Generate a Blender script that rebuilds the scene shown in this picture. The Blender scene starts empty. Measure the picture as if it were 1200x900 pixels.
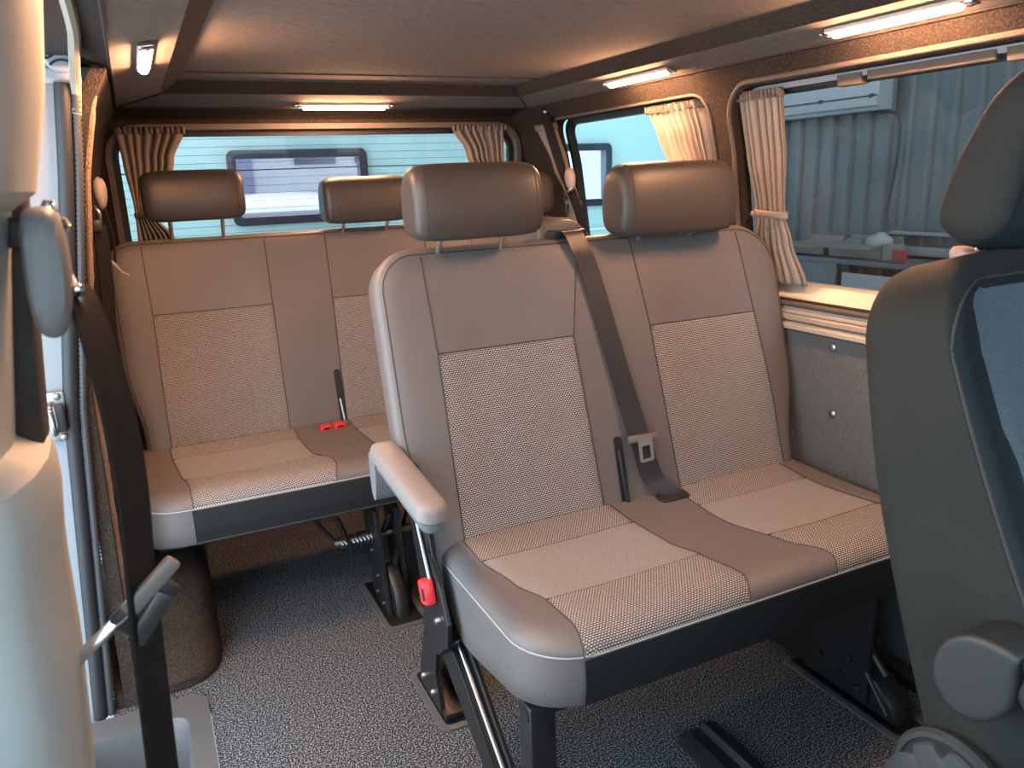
import bpy, bmesh, math, random
from mathutils import Vector, Matrix, geometry
random.seed(7)
PI = math.pi
sc = bpy.context.scene
C = sc.collection

# ------------------------------------------------------------------ materials
def mat(name):
    m = bpy.data.materials.new(name); m.use_nodes = True
    return m, m.node_tree.nodes, m.node_tree.links, m.node_tree.nodes['Principled BSDF']

def plain(name, col, rough=0.5, metal=0.0, spec=0.5, bump=0.0, bscale=200.0, var=0.0, vscale=8.0, coat=0.0):
    m, N, L, P = mat(name)
    P.inputs['Base Color'].default_value = (*col, 1)
    P.inputs['Roughness'].default_value = rough
    P.inputs['Metallic'].default_value = metal
    P.inputs['Specular IOR Level'].default_value = spec
    P.inputs['Coat Weight'].default_value = coat
    tc = N.new('ShaderNodeTexCoord')
    if var > 0:
        n = N.new('ShaderNodeTexNoise'); n.inputs['Scale'].default_value = vscale; n.inputs['Detail'].default_value = 5
        r = N.new('ShaderNodeValToRGB')
        r.color_ramp.elements[0].position = 0.3; r.color_ramp.elements[1].position = 0.7
        r.color_ramp.elements[0].color = (*[c * (1 - var) for c in col], 1)
        r.color_ramp.elements[1].color = (*[min(1, c * (1 + var)) for c in col], 1)
        L.new(tc.outputs['Object'], n.inputs['Vector']); L.new(n.outputs['Fac'], r.inputs['Fac'])
        L.new(r.outputs['Color'], P.inputs['Base Color'])
    if bump > 0:
        n = N.new('ShaderNodeTexNoise'); n.inputs['Scale'].default_value = bscale; n.inputs['Detail'].default_value = 3
        b = N.new('ShaderNodeBump'); b.inputs['Strength'].default_value = bump; b.inputs['Distance'].default_value = 0.002
        L.new(tc.outputs['Object'], n.inputs['Vector']); L.new(n.outputs['Fac'], b.inputs['Height'])
        L.new(b.outputs['Normal'], P.inputs['Normal'])
    return m

def weave(name, light, dark, bw, rh, ms):
    m, N, L, P = mat(name)
    uv = N.new('ShaderNodeUVMap')
    br = N.new('ShaderNodeTexBrick'); br.offset = 0.5
    br.inputs['Color1'].default_value = (*light, 1)
    br.inputs['Color2'].default_value = (*[c * 0.86 for c in light], 1)
    br.inputs['Mortar'].default_value = (*dark, 1)
    br.inputs['Scale'].default_value = 1.0
    br.inputs['Mortar Size'].default_value = ms
    br.inputs['Mortar Smooth'].default_value = 0.4
    br.inputs['Brick Width'].default_value = bw
    br.inputs['Row Height'].default_value = rh
    L.new(uv.outputs['UV'], br.inputs['Vector']); L.new(br.outputs['Color'], P.inputs['Base Color'])
    b = N.new('ShaderNodeBump'); b.inputs['Strength'].default_value = 0.5; b.inputs['Distance'].default_value = 0.001; b.invert = True
    L.new(br.outputs['Fac'], b.inputs['Height']); L.new(b.outputs['Normal'], P.inputs['Normal'])
    P.inputs['Roughness'].default_value = 0.9
    P.inputs['Specular IOR Level'].default_value = 0.2
    return m

def heather(name, stops, scale, rough=0.95, bump=0.6, sheen=0.0):
    m, N, L, P = mat(name)
    tc = N.new('ShaderNodeTexCoord')
    n = N.new('ShaderNodeTexNoise'); n.inputs['Scale'].default_value = scale; n.inputs['Detail'].default_value = 2.5; n.inputs['Roughness'].default_value = 0.6
    r = N.new('ShaderNodeValToRGB')
    els = r.color_ramp.elements
    els[0].position, els[0].color = stops[0][0], (*stops[0][1], 1)
    els[1].position, els[1].color = stops[-1][0], (*stops[-1][1], 1)
    for p, c in stops[1:-1]:
        e = els.new(p); e.color = (*c, 1)
    b = N.new('ShaderNodeBump'); b.inputs['Strength'].default_value = bump; b.inputs['Distance'].default_value = 0.004
    L.new(tc.outputs['Object'], n.inputs['Vector']); L.new(n.outputs['Fac'], r.inputs['Fac'])
    L.new(r.outputs['Color'], P.inputs['Base Color'])
    L.new(n.outputs['Fac'], b.inputs['Height']); L.new(b.outputs['Normal'], P.inputs['Normal'])
    P.inputs['Roughness'].default_value = rough; P.inputs['Specular IOR Level'].default_value = 0.1
    P.inputs['Sheen Weight'].default_value = sheen
    return m

def emit(name, col, s):
    m, N, L, P = mat(name)
    P.inputs['Base Color'].default_value = (0.9, 0.85, 0.8, 1)
    P.inputs['Emission Color'].default_value = (*col, 1)
    P.inputs['Emission Strength'].default_value = s
    return m

def glass(name, tint, gloss=0.06):
    m = bpy.data.materials.new(name); m.use_nodes = True
    N, L = m.node_tree.nodes, m.node_tree.links
    N.clear()
    o = N.new('ShaderNodeOutputMaterial'); mix = N.new('ShaderNodeMixShader')
    t = N.new('ShaderNodeBsdfTransparent'); g = N.new('ShaderNodeBsdfGlossy')
    t.inputs['Color'].default_value = (*tint, 1); g.inputs['Roughness'].default_value = 0.03
    mix.inputs['Fac'].default_value = gloss
    L.new(t.outputs[0], mix.inputs[1]); L.new(g.outputs[0], mix.inputs[2]); L.new(mix.outputs[0], o.inputs['Surface'])
    return m

M = {}
LAMP = 460
M['fascia'] = plain('leatherette_charcoal', (0.017, 0.018, 0.0195), 0.6, spec=0.25, bump=0.12, bscale=900)
M['leather'] = plain('leatherette_taupe', (0.132, 0.119, 0.115), 0.48, bump=0.12, bscale=900, var=0.05, vscale=5)
M['leather_head'] = plain('leatherette_headrest', (0.054, 0.046, 0.041), 0.44, bump=0.10, bscale=900)
M['seam'] = plain('seam_dark', (0.040, 0.036, 0.033), 0.8)
M['thread'] = plain('thread_light', (0.42, 0.38, 0.34), 0.8)
M['weave'] = weave('woven_check', (0.48, 0.45, 0.43), (0.043, 0.040, 0.038), 0.0062, 0.0044, 0.0011)
M['weave_fine'] = weave('woven_fine', (0.34, 0.33, 0.325), (0.155, 0.150, 0.147), 0.0044, 0.0032, 0.0006)
M['arm_top'] = plain('armrest_skin', (0.205, 0.190, 0.185), 0.5, bump=0.1, bscale=700)
M['arm_low'] = plain('armrest_grey', (0.15, 0.16, 0.17), 0.5)
M['black'] = plain('black_steel', (0.012, 0.012, 0.013), 0.38, spec=0.5)
M['black_plastic'] = plain('black_plastic', (0.016, 0.016, 0.017), 0.5)
M['chrome'] = plain('chrome', (0.75, 0.74, 0.72), 0.16, metal=1)
M['bright_steel'] = plain('tongue_steel', (0.42, 0.41, 0.40), 0.35, metal=0.8)
M['steel'] = plain('zinc_steel', (0.36, 0.355, 0.345), 0.36, metal=1)
M['red'] = plain('red_plastic', (0.72, 0.04, 0.045), 0.4)
M['web'] = plain('webbing_black', (0.009, 0.009, 0.0095), 0.75, spec=0.25, bump=0.3, bscale=500)
M['web_sheen'] = plain('webbing_grey', (0.030, 0.028, 0.028), 0.36, bump=0.2, bscale=500)
M['brown_plastic'] = plain('bezel_taupe', (0.13, 0.11, 0.098), 0.45)
M['cover'] = plain('cover_plastic', (0.34, 0.29, 0.26), 0.42)
M['floor'] = heather('floor_carpet', [(0.40, (0.007, 0.008, 0.010)), (0.49, (0.050, 0.055, 0.062)), (0.54, (0.092, 0.098, 0.107)), (0.62, (0.32, 0.33, 0.345))], 260)
M['lining'] = heather('lining_carpet', [(0.3, (0.025, 0.019, 0.0155)), (0.55, (0.046, 0.035, 0.028)), (0.75, (0.082, 0.062, 0.050))], 210, bump=1.0)
M['lining_step'] = heather('lining_strip', [(0.3, (0.040, 0.031, 0.027)), (0.75, (0.075, 0.060, 0.053))], 120, bump=0.3)
M['head'] = heather('headliner', [(0.3, (0.150, 0.127, 0.115)), (0.7, (0.195, 0.166, 0.151))], 60, bump=0.15)
M['panel'] = heather('panel_grey', [(0.3, (0.078, 0.080, 0.079)), (0.7, (0.135, 0.138, 0.136))], 300, bump=0.4)
M['binding'] = heather('carpet_edge', [(0.3, (0.16, 0.11, 0.08)), (0.7, (0.34, 0.24, 0.18))], 300, bump=1.0)
M['cream'] = plain('cream_paint', (0.42, 0.365, 0.285), 0.35, var=0.03)
M['white_paint'] = plain('body_white', (0.30, 0.335, 0.37), 0.25, coat=0.3)
M['rib_lit'] = plain('ribbed_rubber_lit', (0.050, 0.053, 0.058), 0.45)  # lighter than the other rubber: highlight on the ribs put into the colour
M['rubber'] = plain('rubber_seal', (0.016, 0.018, 0.021), 0.55)
M['frame_brown'] = plain('frame_brown', (0.16, 0.125, 0.10), 0.6)
M['bead'] = plain('bead_brown', (0.105, 0.083, 0.067), 0.7, bump=0.4, bscale=250)
M['trim_tan'] = plain('trim_tan', (0.36, 0.29, 0.235), 0.5)
M['pillar'] = plain('pillar_plastic', (0.37, 0.41, 0.405), 0.6, bump=0.1, bscale=600)
M['step'] = plain('step_plastic', (0.085, 0.085, 0.087), 0.55, bump=0.1, bscale=500)
M['curtain'] = plain('curtain_cloth', (0.28, 0.232, 0.195), 0.85, bump=0.25, bscale=350, var=0.05, vscale=12)
M['curtain_dark'] = plain('curtain_heading', (0.19, 0.157, 0.132), 0.9, bump=0.3, bscale=300)
M['lamp_house'] = plain('lamp_housing', (0.55, 0.50, 0.45), 0.35)
M['lamp'] = emit('lamp_diffuser', (1.0, 0.49, 0.25), LAMP)
M['glass_side'] = glass('glass_side', (0.82, 0.84, 0.85))
M['glass_quarter'] = glass('glass_quarter', (0.90, 0.95, 0.95), 0.03)
M['glass_rear'] = glass('glass_rear', (0.76, 0.75, 0.74), 0.03)
M['glass_door'] = glass('glass_garage', (0.92, 0.94, 0.98), 0.03)
M['drv_grey'] = plain('driver_grey', (0.019, 0.0215, 0.0195), 0.75, spec=0.25, bump=0.25, bscale=700, var=0.10, vscale=9)
M['drv_blue'] = plain('driver_dark_blue', (0.012, 0.016, 0.021), 0.65, spec=0.25, bump=0.15, bscale=800)
M['drv_fabric'] = weave('driver_fabric', (0.115, 0.150, 0.175), (0.06, 0.080, 0.096), 0.0050, 0.0032, 0.0005)
M['drv_plastic'] = plain('driver_plastic', (0.026, 0.030, 0.031), 0.5)
M['knob'] = plain('knob_grey', (0.050, 0.056, 0.054), 0.45)
def translucent(name, col, tcol, k):
    m = bpy.data.materials.new(name); m.use_nodes = True
    N, L = m.node_tree.nodes, m.node_tree.links; N.clear()
    o = N.new('ShaderNodeOutputMaterial'); mix = N.new('ShaderNodeMixShader'); d = N.new('ShaderNodeBsdfDiffuse'); t = N.new('ShaderNodeBsdfTranslucent')
    d.inputs['Color'].default_value = (*col, 1); t.inputs['Color'].default_value = (*tcol, 1); mix.inputs['Fac'].default_value = k
    L.new(d.outputs[0], mix.inputs[1]); L.new(t.outputs[0], mix.inputs[2]); L.new(mix.outputs[0], o.inputs['Surface'])
    return m
M['gdoor'] = translucent('garage_door_sheet', (0.48, 0.60, 0.62), (0.46, 0.62, 0.65), 0.5)
M['gframe'] = plain('door_window_frame', (0.045, 0.055, 0.085), 0.4)
M['corr'] = plain('corrugated_sheet', (0.105, 0.106, 0.107), 0.38, metal=0.3, var=0.08, vscale=2)
M['concrete'] = plain('concrete', (0.30, 0.30, 0.29), 0.8, var=0.12, vscale=2, bump=0.2, bscale=40)
M['white_box'] = plain('ac_white', (0.30, 0.305, 0.31), 0.45)
M['grey_panel'] = plain('bench_panel', (0.09, 0.098, 0.115), 0.6)
M['pale_board'] = plain('pale_board', (0.27, 0.27, 0.28), 0.6)
M['cardboard'] = plain('cardboard', (0.20, 0.175, 0.15), 0.8, var=0.05)
M['dark_in'] = plain('dark_board', (0.03, 0.028, 0.026), 0.8)
M['cloth_white'] = plain('white_cloth', (0.30, 0.30, 0.30), 0.85)
M['cloth_grey'] = plain('grey_cloth', (0.13, 0.13, 0.14), 0.85)
M['red_item'] = plain('red_card', (0.30, 0.03, 0.03), 0.6)
M['cable'] = plain('cable_black', (0.02, 0.02, 0.022), 0.5)
M['car_white'] = plain('car_paint', (0.30, 0.30, 0.32), 0.25, coat=0.4)
M['car_glass'] = plain('car_window', (0.035, 0.038, 0.065), 0.1)
M['car_dark'] = plain('car_trim', (0.02, 0.02, 0.024), 0.6)
M['building'] = plain('pale_render', (0.27, 0.27, 0.295), 0.9)
M['building_win'] = plain('far_window', (0.06, 0.058, 0.08), 0.3)
M['purple'] = plain('lilac_door', (0.095, 0.09, 0.15), 0.6)
M['wood'] = plain('bench_wood', (0.26, 0.15, 0.09), 0.6)

# ------------------------------------------------------------------ object helpers
def link(name, bm, m, parent=None, smooth=True, angle=0.7):
    bmesh.ops.recalc_face_normals(bm, faces=bm.faces)
    me = bpy.data.meshes.new(name)
    for f in bm.faces: f.smooth = smooth
    bm.to_mesh(me); bm.free()
    for mm in (m if isinstance(m, (list, tuple)) else [m]): me.materials.append(M[mm])
    o = bpy.data.objects.new(name, me); C.objects.link(o)
    if smooth:
        try: me.set_sharp_from_angle(angle=angle)
        except Exception: pass
    if parent is not None: o.parent = parent
    return o

def thing(name, label, cat, loc=(0, 0, 0), group=None):
    o = bpy.data.objects.new(name, None); C.objects.link(o)
    o.empty_display_size = 0.05
    o.location = loc
    return tag(o, label, cat, group)

def tag(o, label, cat, group=None):
    if label: o['label'] = label; o['category'] = cat
    if group: o['group'] = group
    return o

def struct(o):
    o['kind'] = 'structure'; return o

def child(name, bm, m, parent, **k):
    """build in world coordinates, hand the mesh to its parent (an Empty at its own place)"""
    loc = Vector((0, 0, 0)); p = parent
    while p is not None:
        loc += Vector(p.location); p = p.parent
    if loc.length > 0: bmesh.ops.translate(bm, verts=bm.verts, vec=-loc)
    return link(name, bm, m, parent, **k)

def copy_tree(o, parent=None):
    c = o.copy(); C.objects.link(c); c.parent = parent
    for ch in [x for x in bpy.data.objects if x.parent == o]:
        copy_tree(ch, c)
    return c

# ------------------------------------------------------------------ mesh helpers
def box(bm, x0, x1, y0, y1, z0, z1, bev=0.0, seg=2, rot=None, piv=None):
    r = bmesh.ops.create_cube(bm, size=1.0)
    vs = r['verts']
    c = Vector(((x0 + x1) / 2, (y0 + y1) / 2, (z0 + z1) / 2))
    for v in vs:
        v.co = Vector((c.x + v.co.x * (x1 - x0), c.y + v.co.y * (y1 - y0), c.z + v.co.z * (z1 - z0)))
    if bev > 0:
        es = list({e for v in vs for e in v.link_edges})
        rr = bmesh.ops.bevel(bm, geom=es, offset=bev, segments=seg, affect='EDGES', profile=0.5)
        vs = list({v for f in rr['faces'] for v in f.verts} | {v for v in vs if v.is_valid})
    if rot is not None:
        bmesh.ops.rotate(bm, verts=vs, cent=piv if piv is not None else c, matrix=rot)
    return vs

def nbox(*a, **k):
    bm = bmesh.new(); box(bm, *a, **k); return bm

def tube(bm, pts, r, n=8, closed=False, cap=True):
    pts = [Vector(p) for p in pts]
    rings = []
    N = len(pts)
    up = Vector((0.13, 0.27, 0.95)).normalized()
    for i, p in enumerate(pts):
        a = pts[i - 1] if (i > 0 or closed) else p
        b = pts[(i + 1) % N] if (i < N - 1 or closed) else p
        t = (b - a)
        if t.length < 1e-9: t = Vector((0, 0, 1))
        t.normalize()
        u = t.cross(up)
        if u.length < 1e-3: u = t.cross(Vector((1, 0, 0)))
        u.normalize(); w = t.cross(u)
        rad = r[i] if isinstance(r, (list, tuple)) else r
        rings.append([bm.verts.new(p + (u * math.cos(2 * PI * k / n) + w * math.sin(2 * PI * k / n)) * rad) for k in range(n)])
    for i in range(N if closed else N - 1):
        A, B = rings[i], rings[(i + 1) % N]
        for k in range(n): bm.faces.new((A[k], A[(k + 1) % n], B[(k + 1) % n], B[k]))
    if cap and not closed:
        bm.faces.new(list(reversed(rings[0]))); bm.faces.new(rings[-1])

def ntube(*a, **k):
    bm = bmesh.new(); tube(bm, *a, **k); return bm

def smooth_path(pts, n=6):
    pts = [Vector(p) for p in pts]; out = []
    for i in range(len(pts) - 1):
        p0 = pts[max(i - 1, 0)]; p1 = pts[i]; p2 = pts[i + 1]; p3 = pts[min(i + 2, len(pts) - 1)]
        for k in range(n):
            t = k / n
            out.append(0.5 * ((2 * p1) + (p2 - p0) * t + (2 * p0 - 5 * p1 + 4 * p2 - p3) * t * t + (3 * p1 - p0 - 3 * p2 + p3) * t ** 3))
    out.append(pts[-1]); return out

def prism(bm, poly, mapf, h0, h1, bev=0.0, seg=2):
    """closed 2-D outline pushed from h0 to h1 through mapf(p, q, h)"""
    A = [bm.verts.new(mapf(p, q, h0)) for p, q in poly]
    B = [bm.verts.new(mapf(p, q, h1)) for p, q in poly]
    n = len(poly)
    fs = [bm.faces.new(list(reversed(A))), bm.faces.new(B)]
    for i in range(n): fs.append(bm.faces.new((A[i], A[(i + 1) % n], B[(i + 1) % n], B[i])))
    if bev > 0:
        es = [e for f in fs[:2] for e in f.edges]
        bmesh.ops.bevel(bm, geom=es, offset=bev, segments=seg, affect='EDGES', profile=0.5)

def nprism(*a, **k):
    bm = bmesh.new(); prism(bm, *a, **k); return bm

def lathe(bm, prof, origin, axis, n=24):
    axis = Vector(axis).normalized(); o = Vector(origin)
    u = axis.cross(Vector((0, 0, 1)))
    if u.length < 1e-3: u = axis.cross(Vector((1, 0, 0)))
    u.normalize(); w = axis.cross(u)
    rings = [[bm.verts.new(o + axis * h + (u * math.cos(2 * PI * k / n) + w * math.sin(2 * PI * k / n)) * max(r, 1e-5)) for k in range(n)] for r, h in prof]
    for A, B in zip(rings, rings[1:]):
        for k in range(n): bm.faces.new((A[k], A[(k + 1) % n], B[(k + 1) % n], B[k]))
    bm.faces.new(list(reversed(rings[0]))); bm.faces.new(rings[-1])

def nlathe(*a, **k):
    bm = bmesh.new(); lathe(bm, *a, **k); return bm

def bolt(bm, p, axis, r=0.008, h=0.006):
    lathe(bm, [(r, -0.004), (r, h * 0.5), (r * 0.75, h), (r * 0.3, h * 1.15)], p, axis, 10)

def rrect(x0, x1, y0, y1, rad, d=0.0, n=10, m=20):
    """rounded rectangle, inset by d; rad = (bl, br, tr, tl); always the same number of points"""
    mm = m if isinstance(m, tuple) else (m, m)
    lim = min(x1 - x0, y1 - y0) / 2 - 1e-4
    d = min(d, lim)
    X0, X1, Y0, Y1 = x0 + d, x1 - d, y0 + d, y1 - d
    R = [min(max(r - d, 0.0008), min(X1 - X0, Y1 - Y0) / 2) for r in rad]
    cs = [(X0 + R[0], Y0 + R[0], PI, R[0]), (X1 - R[1], Y0 + R[1], 1.5 * PI, R[1]), (X1 - R[2], Y1 - R[2], 0, R[2]), (X0 + R[3], Y1 - R[3], 0.5 * PI, R[3])]
    arcs = [[(cx + r * math.cos(a + 0.5 * PI * k / n), cy + r * math.sin(a + 0.5 * PI * k / n)) for k in range(n + 1)] for cx, cy, a, r in cs]
    out = []
    for i in range(4):
        out += arcs[i]
        a, b = arcs[i][-1], arcs[(i + 1) % 4][0]
        m = mm[i % 2]
        out += [(a[0] + (b[0] - a[0]) * k / m, a[1] + (b[1] - a[1]) * k / m) for k in range(1, m)]
    return out

def inset_dist(x, y, x0, x1, y0, y1, rad):
    cx, cy = (x0 + x1) / 2, (y0 + y1) / 2
    r = rad[(0 if x < cx else 1)] if y < cy else rad[(3 if x < cx else 2)]
    qx = abs(x - cx) - (x1 - x0) / 2 + r; qy = abs(y - cy) - (y1 - y0) / 2 + r
    return -(min(max(qx, qy), 0) + math.hypot(max(qx, 0), max(qy, 0)) - r)

class Slab:
    """an upholstered block: rounded outline, side wall, rolled edge and crowned face"""
    def __init__(s, x0, x1, y0, y1, rad, side, hs, roll, rise, mapf, disp=None, crown=0.0):
        s.box = (x0, x1, y0, y1); s.rad = rad; s.side = side; s.hs = hs; s.roll = roll; s.rise = rise
        s.mapf = mapf; s.disp = disp; s.crown = crown
        ev = lambda q: max(8, int(q / 0.012 / 2) * 2)
        s.m = (ev(x1 - x0), ev(y1 - y0)); s.n = 10; s.hfun = None
    def face_h(s, d):
        t = min(max(d / s.roll, 0), 1)
        return s.hs + s.rise * math.sqrt(max(0, 1 - (1 - t) ** 2)) + s.crown * (1 - math.exp(-max(d, 0) / 0.10))
    def h(s, x, y):
        d = inset_dist(x, y, *s.box, s.rad)
        return s.face_h(d) + (s.disp(x, y) * min(1, max(d, 0) / s.roll) if s.disp else 0)
    def ring(s, d, h=None):
        pts = rrect(*s.box, s.rad, d, s.n, s.m)
        out = []
        for x, y in pts:
            hh = s.hfun(x, y) if s.hfun else (s.face_h(d) + (s.disp(x, y) * min(1, max(d, 0) / s.roll) if s.disp else 0)) if h is None else h
            out.append((x, y, hh))
        return out
    def ds(s):
        lim = min(s.box[1] - s.box[0], s.box[3] - s.box[2]) / 2
        a = [s.roll * (1 - math.cos(0.5 * PI * k / 8)) for k in range(1, 9)]
        return a + [s.roll + (lim - s.roll) * k / 20 for k in range(1, 20)] + [lim * 0.99]
    def mesh(s, d_from=None, lift=0.0):
        bm = bmesh.new()
        rings = []
        if d_from is None:
            rings += [s.ring(d, h) for d, h in s.side]
            rings += [s.ring(0.0)] + [s.ring(d) for d in s.ds()]
        else:
            base = s.ring(d_from)
            rings += [[(x, y, h - 0.003) for x, y, h in base], base] + [s.ring(d) for d in s.ds() if d > d_from + 1e-4]
        V = [[bm.verts.new(s.mapf(x, y, h + lift)) for x, y, h in r] for r in rings]
        n = len(V[0])
        for A, B in zip(V, V[1:]):
            for k in range(n): bm.faces.new((A[k], A[(k + 1) % n], B[(k + 1) % n], B[k]))
        # close along the ridge
        T = V[-1]
        N = len(T); wide = s.box[1] - s.box[0] >= s.box[3] - s.box[2]
        q = (4 * (s.n + 1) + 2 * (s.m[0] - 1) + (s.m[1] - 1) + (s.m[1] - 1) // 2) if wide else (s.n + 1 + (s.m[0] - 1) // 2)
        F = [T[(q + k) % N] for k in range(N // 2 + 1)]; G = [T[(q - k) % N] for k in range(N // 2 + 1)]
        for k in range(N // 2):
            vs = []
            for v in (F[k], F[k + 1], G[k + 1], G[k]):
                if v not in vs: vs.append(v)
            if len(vs) >= 3:
                try: bm.faces.new(vs)
                except ValueError: pass
        if d_from is None: bm.faces.new(list(reversed(V[0])))
        bmesh.ops.remove_doubles(bm, verts=bm.verts, dist=0.0002)
        return bm
    def seam(s, pts, r, lift=0.0005, closed=False):
        return ntube([s.mapf(x, y, s.h(x, y) + lift) for x, y in pts], r, 6, closed)
    def ring_tube(s, d, r, lift=0.0, h=None):
        return ntube([s.mapf(x, y, hh + lift) for x, y, hh in s.ring(d, h)], r, 6, True)
    def patch(s, left, right, ys, nx=26, lift=0.0016, mats=None):
        """cloth panel lying on the face between left(y) and right(y); mats(y) gives the material slot"""
        bm = bmesh.new(); uv = bm.loops.layers.uv.new('UVMap')
        rows = []; uvs = {}; run = 0.0; prev = None
        for j, y in enumerate(ys):
            xm = (left(y) + right(y)) / 2; pt = Vector(s.mapf(xm, y, s.h(xm, y)))
            if prev is not None: run += (pt - prev).length
            prev = pt
            l, r = left(y), right(y); row = []
            for i in range(nx + 1):
                x = l + (r - l) * i / nx
                e = (i in (0, nx)) or (j in (0, len(ys) - 1))
                v = bm.verts.new(s.mapf(x, y, s.h(x, y) + (-0.0005 if e else lift)))
                uvs[v] = (x, run); row.append(v)
            rows.append(row)
        for j in range(len(rows) - 1):
            for i in range(nx):
                f = bm.faces.new((rows[j][i], rows[j][i + 1], rows[j + 1][i + 1], rows[j + 1][i]))
                if mats: f.material_index = mats(0.5 * (ys[j] + ys[j + 1]))
                for lp in f.loops: lp[uv].uv = uvs[lp.vert]
        return bm

def lerp_table(tab):
    tab = sorted(tab)
    def f(t):
        if t <= tab[0][0]: return tab[0][1]
        for (a, va), (b, vb) in zip(tab, tab[1:]):
            if t <= b:
                u = (t - a) / (b - a); u = u * u * (3 - 2 * u)
                return va + (vb - va) * u
        return tab[-1][1]
    return f

def lin_table(tab):
    tab = sorted(tab)
    def f(t):
        if t <= tab[0][0]: return tab[0][1]
        for (a, va), (b, vb) in zip(tab, tab[1:]):
            if t <= b: return va + (vb - va) * (t - a) / (b - a)
        return tab[-1][1]
    return f

def spaced(a, b, n): return [a + (b - a) * k / n for k in range(n + 1)]

def loft_pad(profile, x0, x1, p=4.0, n=28, flare=None):
    """side profile in (y, z) lofted across x, closing with a soft rounded cheek at both ends"""
    bm = bmesh.new()
    cy = sum(a for a, b in profile) / len(profile); cz = sum(b for a, b in profile) / len(profile)
    rings = []
    for k in range(n + 1):
        t = -math.cos(PI * k / n); t = max(-0.9995, min(0.9995, t))
        s = (1 - abs(t) ** p) ** (1 / p)
        x = (x0 + x1) / 2 + t * (x1 - x0) / 2
        rings.append([bm.verts.new((x, cy + (a - cy) * s, cz + (b - cz) * s)) for a, b in profile])
    m = len(profile)
    for A, B in zip(rings, rings[1:]):
        for i in range(m): bm.faces.new((A[i], A[(i + 1) % m], B[(i + 1) % m], B[i]))
    bm.faces.new(list(reversed(rings[0]))); bm.faces.new(rings[-1])
    def section(t):
        s = (1 - abs(t) ** p) ** (1 / p)
        x = (x0 + x1) / 2 + t * (x1 - x0) / 2
        return [(x, cy + (a - cy) * s * 1.002, cz + (b - cz) * s * 1.002) for a, b in profile]
    return bm, section

def closed_spline(pts, n=5):
    N = len(pts); out = []
    P = [Vector((a, b, 0)) for a, b in pts]
    for i in range(N):
        p0, p1, p2, p3 = P[i - 1], P[i], P[(i + 1) % N], P[(i + 2) % N]
        for k in range(n):
            t = k / n
            q = 0.5 * ((2 * p1) + (p2 - p0) * t + (2 * p0 - 5 * p1 + 4 * p2 - p3) * t * t + (3 * p1 - p0 - 3 * p2 + p3) * t ** 3)
            out.append((q.x, q.y))
    return out

def strap(pts, widths, w, th=0.0016, n=6, lines=True):
    """flat webbing: centre points, one width direction per point"""
    P = smooth_path(pts, n); W = smooth_path(widths, n)
    bm = bmesh.new(); rows = []
    for i, (p, d) in enumerate(zip(P, W)):
        d = d.normalized()
        t = (P[min(i + 1, len(P) - 1)] - P[max(i - 1, 0)]).normalized()
        nrm = t.cross(d).normalized()
        row = []
        for u, k in ((-1, -1), (-0.5, -1), (0, -1), (0.5, -1), (1, -1), (1, 1), (0.5, 1), (0, 1), (-0.5, 1), (-1, 1)):
            row.append(bm.verts.new(p + d * (w / 2 * u) + nrm * (th * k * (1.0 if abs(u) != 0.5 else 0.55))))
        rows.append(row)
    m = len(rows[0])
    for A, B in zip(rows, rows[1:]):
        for i in range(m): bm.faces.new((A[i], A[(i + 1) % m], B[(i + 1) % m], B[i]))
    bm.faces.new(list(reversed(rows[0]))); bm.faces.new(rows[-1])
    return bm

def in_poly(p, poly):
    x, y = p; c = False
    for i in range(len(poly)):
        (x1, y1), (x2, y2) = poly[i - 1], poly[i]
        if (y1 > y) != (y2 > y) and x < (x2 - x1) * (y - y1) / (y2 - y1) + x1: c = not c
    return c

def dense(poly, step):
    out = []
    for i in range(len(poly)):
        a, b = poly[i - 1], poly[i]
        n = max(1, int(math.hypot(b[0] - a[0], b[1] - a[1]) / step))
        out += [(a[0] + (b[0] - a[0]) * k / n, a[1] + (b[1] - a[1]) * k / n) for k in range(n)]
    return out

def sheet(outline, holes, mapf, step=0.06, th=0.02):
    """a wall with openings: 2-D outline minus holes, pushed through mapf(p, q, h) to a solid of thickness th"""
    outline = dense(outline, step)
    vs, es = [], []
    for poly in [outline] + holes:
        b = len(vs); vs += [Vector(p) for p in poly]
        es += [(b + i, b + (i + 1) % len(poly)) for i in range(len(poly))]
    xs = [p[0] for p in outline]; ys = [p[1] for p in outline]
    x = min(xs) + step * 0.5
    while x < max(xs):
        y = min(ys) + step * 0.5
        while y < max(ys):
            if in_poly((x, y), outline) and not any(in_poly((x, y), h) for h in holes): vs.append(Vector((x + random.uniform(-.003, .003), y + random.uniform(-.003, .003))))
            y += step
        x += step
    V, E, F, *_ = geometry.delaunay_2d_cdt(vs, es, [], 0, 1e-6)
    keep = []
    for f in F:
        c = sum((V[i] for i in f), Vector((0, 0))) / len(f)
        if in_poly(c, outline) and not any(in_poly(c, h) for h in holes): keep.append(f)
    bm = bmesh.new()
    used = sorted({i for f in keep for i in f})
    A = {i: bm.verts.new(mapf(V[i].x, V[i].y, 0)) for i in used}
    B = {i: bm.verts.new(mapf(V[i].x, V[i].y, th)) for i in used}
    cnt = {}
    for f in keep:
        bm.faces.new([A[i] for i in f]); bm.faces.new([B[i] for i in reversed(f)])
        for i in range(len(f)):
            e = (f[i], f[(i + 1) % len(f)]); k = tuple(sorted(e))
            cnt.setdefault(k, []).append(e)
    for k, l in cnt.items():
        if len(l) == 1:
            a, b = l[0]; bm.faces.new((A[b], A[a], B[a], B[b]))
    return bm

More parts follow.
